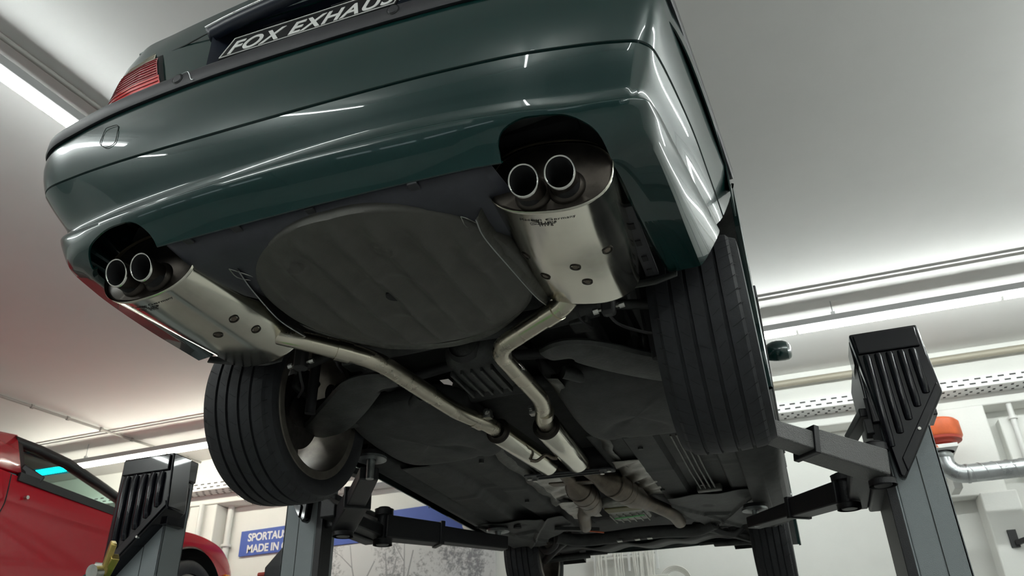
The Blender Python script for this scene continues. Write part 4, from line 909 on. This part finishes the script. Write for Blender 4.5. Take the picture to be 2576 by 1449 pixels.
# ---- wheels
def wheel(cx,cy,cz,s,w_,R0,rim,camber=0,spokes=5,full=True):
    Mx=Matrix.Translation((cx,cy,cz)) @ Matrix.Rotation(camber,4,'Y')
    def fx(mb): return mb.mapv(lambda v: Mx@Vector(v))
    h=w_/2
    # rim barrel
    bar=MB().lathe([(-s*h*.92,rim+.012),(-s*h*.96,rim+.008),(-s*h*.95,rim-.018),(-s*h*.90,rim-.022),(-s*h*.4,rim-.030),(s*h*.35,rim-.032),(s*h*.80,rim-.018),(s*h*.90,rim-.004),(s*h*.92,rim+.006),(s*h*.84,rim+.006),(s*h*.3,rim-.022),(-s*h*.4,rim-.020),(-s*h*.84,rim+.006)],'x',seg=72,closed_prof=True)
    wh=fx(bar).build('wheel',m_barrel,car,smooth=50)
    # spokes at the outer side
    sp=MB(); sx_=.18 if full else .5
    for k in range(spokes):
        a=2*PI*(k+.15)/spokes
        for da,wsc in ((0,1),):
            rg=[]
            for r,hw,xo,th in ((.045,.036,sx_,.030),(.10,.030,sx_+.04,.028),(.16,.034,sx_+.14,.024),(rim-.026,.060,sx_+.30,.020)):
                c,sn=math.cos(a),math.sin(a); 
                rg.append([Vector((s*h*xo+dx,r*c-t*sn,r*sn+t*c)) for dx,t in ((-s*th,-hw),(-s*th,hw),(s*.006,hw*.7),(s*.006,-hw*.7))])
            sp.loft(rg)
    sp.lathe([(s*h*(sx_-.25),.0005),(s*h*(sx_-.25),.070),(s*h*(sx_+.1),.066),(s*h*(sx_+.12),.04),(s*h*(sx_+.12),.0005)],'x',seg=40)
    fx(sp).build('spokes',m_alloy,wh,smooth=40,bevel=.004)
    fx(MB().lathe([(-s*h*.22,.05),(-s*h*.22,.135),(-s*h*.14,.135),(-s*h*.14,.05)],'x',seg=56,closed_prof=True).lathe([(-s*h*.3,.0005),(-s*h*.28,.055),(-s*h*.1,.05),(-s*h*.1,.0005)],'x',seg=40)).build('brake_disc',m_brake,wh,smooth=40)
    fx(MB().prism([(.04,.05),(.10,.14),(.04,.165),(-.05,.155),(-.06,.07)],'x',*sorted((-s*h*.38,s*h*.0)))).build('brake_caliper',m_arm,wh,bevel=.01)
    # tyre with grooves
    t0=h*.82
    grooves=[-.50,-.17,.17,.50]; prof=[]
    N_=96
    def rad(u):    # u -1..1 across the tread
        r=R0-.010*abs(u)**2-.012*max(0,abs(u)-.80)/.2*abs(u)
        return r
    side=[( -h*.90,rim+.004),(-h*.97,rim+.018),(-h*1.03,rim+(R0-rim)*.45),(-h*1.01,rim+(R0-rim)*.72),(-h*.93,R0-.020)]
    prof=side[:]
    us=[-1.0]
    for g in grooves: us+= [g-.042,g-.030,g+.030,g+.042]
    us.append(1.0)
    full_u=[-.86,-.80,-.72]
    P=[]
    for u in [-.86,-.80,-.70]+[x for g in grooves for x in ('a',g)]+[.70,.80,.86]:
        pass
    pts=[(-.86,rad(.86)-.006),(-.80,rad(.80)-.001),(-.70,rad(.7))]
    for g in grooves:
        pts+=[(g-.040,rad(g)),(g-.030,rad(g)-.0075),(g+.030,rad(g)-.0075),(g+.040,rad(g))]
    pts+=[(.70,rad(.7)),(.80,rad(.8)-.001),(.86,rad(.86)-.006)]
    prof+=[(u*h,r) for u,r in pts]
    prof+=[(-a,r) for a,r in side[::-1]]
    # sipes: thin dark curved cuts across the ribs
    sm=MB(); K=46 if full else 30
    for k in range(K):
        a0=2*PI*k/K
        for (u0,u1,sk) in ((-.97,-.60,.05),(.60,.97,.05),(-.42,-.26,.03),(.26,.42,.03),(-.10,.10,.025)):
            if abs((u0+u1)/2)<.15 and k%2: continue
            pp=[]
            for j in range(7):
                u=u0+(u1-u0)*j/6; a=a0+sk*math.sin((j/6-.5)*2)*(1 if u0<0 else -1)+(.03 if abs(u0)<.5 else 0)
                r=rad(min(.8,abs(u)))+.0004 if abs(u)<.86 else R0-.010-.012*(abs(u)-.86)/.11*1.2-.002
                pp.append((u*h*(1 if abs(u)<.9 else 1.0),a,r,u))
            vs=[];
            for (x,a,r,u) in pp:
                for dd in (-.0042,.0042): vs.append((x,r*math.cos(a+dd),r*math.sin(a+dd)))
            sm.add(vs,[(2*i,2*i+1,2*i+3,2*i+2) for i in range(6)])
    fx(sm); fx(MB().lathe(prof,'x',seg=128)).build('tyre',m_tyre,wh,smooth=28,extra=(sm,m_nearblack))
    return wh
wheel(-.748,WY,.262,-1,.262,.327,.238,camber=.035)
wheel(.752,WY,.262,1,.268,.329,.238,camber=-.02)
wheel(-.748,WYF,.262,-1,.215,.325,.228,camber=0,full=False)
wheel(.748,WYF,.262,1,.215,.325,.228,camber=0,full=False)

# ---- tail end above the bumper: lights, plate, recess, chrome strip
def rear_y(x,z):      # rear fascia surface
    ax=abs(x); pts=[(0,.03),(.30,.032),(.50,.040),(.64,.050),(.735,.068),(.79,.10),(.835,.19)]
    y=pts[-1][1]
    for a,b in zip(pts[:-1],pts[1:]):
        if a[0]<=ax<=b[0]: y=a[1]+(b[1]-a[1])*(ax-a[0])/(b[0]-a[0])
    return y+max(0,z-.9)*.22
for s in (-1,1):
    def lens(name,za,zb,m,xin,bulge=.010):
        rows=[]
        xs_=[xin+(.80-xin)*k/20 for k in range(21)]
        for j in range(9):
            z=za+(zb-za)*j/8
            kx=.985 if z<.82 else .985-.045*(z-.82)/.15
            top=[]; xin_=xin+max(0,z-.80)*.50
            for k in range(15):
                t=k/14
                # run from inner edge round the corner
                x=xin_+(.80-xin_)*min(1,t/.72) if t<.72 else .80+.045*(t-.72)/.28
                y=rear_y(x,z) if t<.72 else rear_y(.80,z)+.20*((t-.72)/.28)
                top.append(Vector((s*x*kx,y-bulge*(1 if t<.72 else .3),z)))
            rows.append(top)
        return rows
    f=MB().loft(lens('a',.785,.988,m_seam,.518,-.008),closed=False,cap=False).build('tail_light',m_dark,car,smooth=50)
    md=f.modifiers.new('s','SOLIDIFY'); md.thickness=.032; md.offset=0
    for nm_,za,zb,m_,mr_,xi,nr in (('red_lens',.790,.842,m_lens3,m_lensd,.528,3),('red_lens',.844,.925,m_lens,m_lensd,.532,7),('clear_lens',.927,.978,m_lens2,m_lensc,.545,5)):
        lr=MB()
        for i in range(nr):
            z=za+(zb-za)*(i+.7)/(nr+.4); lr.tube(lens('a',z,z+.001,None,xi+.004,.0128)[0],.0009,5)
        MB().loft(lens('a',za,zb,None,xi,.012),closed=False,cap=False).build(nm_,m_,f,smooth=50,extra=(lr,mr_))
# plate recess
rec=MB().add([(-.373,.030,.782),(.253,.030,.782),(.253,.030,.946),(-.373,.030,.946),(-.33,.105,.782),(.215,.105,.782),(.215,.095,.946),(-.33,.095,.946)],[(4,5,6,7),(0,4,7,3),(1,2,6,5),(3,7,6,2)])
rec.build('plate_recess',m_navy,car,smooth=0)
MB().obox((-.02,.075,.935),(.22,.075,.935),.03,.004).build('recess_louvre',m_black,car)
MB().box(-.235,-.165,.060,.075,.925,.945).build('plate_lamp',m_black,car,bevel=.003)
pl=MB().prism([(-.322,.803),(.200,.803),(.200,.908),(-.322,.908)],'y',.014,.020)
pl=pl.mapv(lambda v:(v[0]+(v[2]-.803)*.12,v[1]+(v[2]-.803)*.30,v[2])).build('number_plate',m_plate,car,bevel=.001)
fy=lambda z:.0128+(z-.803)*.30
fr_=[(-.318,.807),(.196,.807),(.196,.904),(-.318,.904),(-.318,.807)]
MB().tube([(x+(z-.803)*.12,fy(z),z) for x,z in fr_],.0016,6).build('plate_border',m_white,pl)
text('plate_lettering','FOX EXHAUST',.094,m_white,frame((-.300,fy(.817),.817),(1,0,0),(0,.30,1)),pl,shear=.12,bold=.0020,sx=.80,cw=1.10)
cp=spline([(-.385,.012,.945),(-.30,.006,.957),(-.15,.0,.972),(0,-.004,.985),(.15,0,.995),(.26,.006,1.0)],8)
MB().tube(cp,.0048,10).build('handle_trim',m_chrome,car)
cq=[p+Vector((0,.008,.0)) for p in cp]
MB().loft([[p+Vector((0,.0,-.004)) for p in cp],[p+Vector((0,.03,-.028)) for p in cp]],closed=False,cap=False).build('handle_underside',m_navy,car,solid=.003)
# lid seam from lamp to chrome strip and to the recess
MB().tube([(-.615,rear_y(.61,.935)-.004,.938),(-.50,rear_y(.50,.94)-.004,.942),(-.385,.030,.948)],.0022,6,sm=4).build('lid_seam',m_seam,car)

# ------------------------------------------------------------------ red sports car on the neighbouring lift
red=thing('red_sports_car','glossy red coupe raised on the neighbouring lift at the left','car',(-4.68,3.3,-.37))
RX=-4.68; HW=.88
def rsec(y,zs,zb,zsh,wsh,zt,wt,half=HW):
    """one side section from sill up to deck: returns list (x offset, z)"""
    return [(half*.93,zs),(half*.985,zs+.10),(half,zs+.24),(half*.985,zb-.14),(half*.965,zb-.06),(half*.985,zb-.02),(wsh,zsh),(wt,zt),(0,zt+.02)]
secs=[ # y, sill, belt, shoulder z, shoulder w, deck z, deck w
 (.55,.0,.50,.66,.80,.74,.70),(.8,-.10,.56,.74,.82,.80,.72),(1.6,-.12,.60,.80,.82,.84,.74),(2.2,-.12,.62,.82,.80,.85,.74),(2.6,-.12,.62,.79,.81,.80,.72),(3.2,-.12,.60,.74,.82,.74,.72),(3.6,-.12,.60,.715,.83,.72,.70),(4.0,.0,.63,.735,.83,.72,.66),(4.35,.0,.66,.755,.83,.74,.64),(4.65,.02,.62,.725,.82,.70,.60),(4.88,.06,.55,.655,.78,.63,.52),(5.06,.12,.45,.55,.70,.53,.45),(5.15,.18,.36,.44,.5,.43,.35)]
secs=[(y,a,b,c,d,e,f) for y,a,b,c,d,e,f in secs]
ys=[s_[0] for s_ in secs]; dense=[]
sp_=[spline([(s_[0],s_[i],0) for s_ in secs],5) for i in range(1,7)]
rings=[]
for j in range(len(sp_[0])):
    y=sp_[0][j].x; a,b,c,d,e,f=[q[j].y for q in sp_]
    nose=max(0,(y-4.4)/.7); half=HW*(1-.20*nose**2)
    side=[(half*.93,a),(half*.985,a+.10),(half,a+.22),(half*.99,(a+b)/2+.06),(half*.955,b-.05),(half*.965,b-.015),(half*.97,b),(min(d,half*.96)*1.0,c),(min(f,half*.8),e),(half*.3,e+.02),(0,e+.022)]
    rings.append([Vector((RX+x,y,z)) for x,z in side]+[Vector((RX-x,y,z)) for x,z in side[-2::-1]])
rb=MB().loft(rings,closed=False,cap=False).build('body_shell',m_red,red,smooth=35,solid=.004)
bpy.context.view_layer.update(); bake(rb)
RWY,RWZ,RR=4.36,-.035,.345
cut(rb,[MB().prism([(y0+.40*math.cos(t),z0+.415*math.sin(t)) for t in [PI*i/36 for i in range(37)]]+[(y0-.40,-.6),(y0+.40,-.6)],'x',*sorted((RX+s*.5,RX+s*1.2))) for s in (-1,1) for y0,z0 in ((4.36,.235),(1.75,.20))])
for s in (-1,1):
    for y0,z0 in ((4.36,.235),(1.75,.20)):
        def ar_(x,r): return [Vector((RX+s*x,y0+r*math.cos(t),z0+r*math.sin(t))) for t in [PI*i/24 for i in range(25)]]
        MB().loft([ar_(.45,.02),ar_(.45,.39),ar_(.86,.40)],closed=False,cap=False).build('arch_liner',m_dark,red)
def rwheel(x,y,z,s):
    tr=Matrix.Translation((x,y,z)); fx=lambda mb: mb.mapv(lambda v: tr@Vector(v))
    wh=fx(MB().lathe([(-s*.09,.20),(s*.085,.215),(s*.09,.228),(s*.075,.232),(-s*.09,.225)],'x',seg=48,closed_prof=True)).build('wheel',m_alloy,red,smooth=50)
    sp=MB()
    for k in range(14):
        a=2*PI*k/14; sp.obox((s*.06,.04*math.cos(a),.04*math.sin(a)),(s*.072,.212*math.cos(a),.212*math.sin(a)),.020,.016,up=(1,0,0))
    sp.lathe([(s*.03,.0005),(s*.03,.06),(s*.085,.05),(s*.09,.0005)],'x',seg=28)
    fx(sp).build('spokes',m_rim,wh,bevel=.002)
    fx(MB().lathe([(-.105,.232),(-.115,.27),(-.10,.325),(-.08,.340),(.08,.340),(.10,.325),(.115,.27),(.105,.232)],'x',seg=72)).build('tyre',m_tyre,wh,smooth=40)
    fx(MB().lathe([(-s*.01,.0005),(-s*.01,.15),(s*.01,.15),(s*.01,.0005)],'x',seg=40)).build('brake_disc',m_brake,wh)
for s in (-1,1): rwheel(RX+s*.755,4.36,.205,s); rwheel(RX+s*.755,1.75,.18,s)
# roof, pillars, glass
def rp2(y,z,w): return [Vector((RX+w*t,y,z+.02*(1-t*t))) for t in (-1,-.6,0,.6,1)]
MB().loft([rp2(1.5,.88,.60),rp2(1.9,1.03,.57),rp2(2.35,1.10,.55),rp2(2.75,1.125,.54),rp2(3.20,1.085,.53)],closed=False,cap=False).build('roof',m_red,red,smooth=50,solid=.02)
MB().loft([rp2(1.6,.87,.56),rp2(2.35,1.065,.51),rp2(3.18,1.06,.50)],closed=False,cap=False).build('roof_lining',m_dark,red,solid=.01)
for s in (-1,1):
    X=lambda d: RX+s*d
    MB().add([(X(.775),1.55,.80),(X(.80),2.62,.80),(X(.56),2.70,1.12),(X(.58),1.9,1.02)],[(0,1,2,3)]).build('rear_quarter',m_red,red,solid=.02)
    MB().obox((X(.80),2.64,.80),(X(.565),2.72,1.11),.05,.02,up=(s,0,1)).build('door_pillar',m_dark,red)
    MB().tube([(X(.575),2.68,1.09),(X(.565),2.90,1.085),(X(.565),3.16,1.06),(X(.62),3.48,.955),(X(.72),3.82,.81),(X(.77),4.04,.72)],[.036,.040,.042,.040,.036,.03],8,sm=0).build('roof_rail',m_dark,red,smooth=60)
    MB().add([(X(.815),2.64,.79),(X(.81),3.2,.75),(X(.795),3.95,.72),(X(.63),3.44,.965),(X(.575),3.18,1.07),(X(.57),2.70,1.09)],[(0,1,2,3,4,5)]).build('side_window',m_tint,red,smooth=0)
    MB().obox((X(.825),2.60,.785),(X(.82),4.05,.715),.02,.055).build('window_seal',m_dark,red)
    MB().cyl((X(.86),2.66,.655),(X(.885),2.66,.655),.012,16).build('door_lock',m_bolt,red)
    MB().tube([(X(.855),2.52,.775),(X(.868),2.52,.60),(X(.872),2.50,.5),(X(.885),2.50,.30),(X(.886),2.56,.16),(X(.885),2.75,.07),(X(.882),3.1,.0)],.004,6,sm=5).build('door_gap',m_seam,red)
    MB().tube([(X(.83),3.86,.71),(X(.858),3.87,.60),(X(.872),3.86,.45),(X(.885),3.86,.2),(X(.885),3.84,.05)],.004,6,sm=5).build('door_gap',m_seam,red)
    MB().box(*sorted((X(.74),X(.800))),4.86,4.93,.46,.515).build('side_marker',m_amber,red,bevel=.006)
    MB().obox((X(.74),2.66,.86),(X(.82),2.78,.79),.05,.08).build('window_corner',m_dark,red,bevel=.01)
wsd=[[Vector((RX+w*t,y+.05*(1-t*t),z+.03*(1-t*t))) for t in (-1,-.5,0,.5,1)] for y,z,w in ((3.20,1.075,.55),(3.30,1.035,.57),(3.31,1.03,.572),(3.98,.74,.74))]
MB().loft(wsd[:2],closed=False,cap=False).build('sun_band',m_cyan,red); MB().loft(wsd[1:],closed=False,cap=False).build('windscreen',m_wind,red)
MB().loft([[Vector((RX+x,1.55,.80)) for x in (-.7,.7)],[Vector((RX+x,2.3,.2)) for x in (-.7,.7)],[Vector((RX+x,4.0,.2)) for x in (-.7,.7)]],closed=False,cap=False).build('cabin_lining',m_dark,red)
superbox_=None
MB().sph((RX-.42,2.75,.80),.10,16,(1,.5,1.1)).box(RX-.62,RX-.25,2.5,2.7,.2,.78).build('seat',m_dark,red,bevel=.03)
MB().sph((RX+.42,2.75,.80),.10,16,(1,.5,1.1)).box(RX+.25,RX+.62,2.5,2.7,.2,.78).build('seat',m_dark,red,bevel=.03)
MB().obox((RX,3.30,.985),(RX,3.36,.93),.16,.05).build('rear_view_mirror',m_dark,red,bevel=.01)
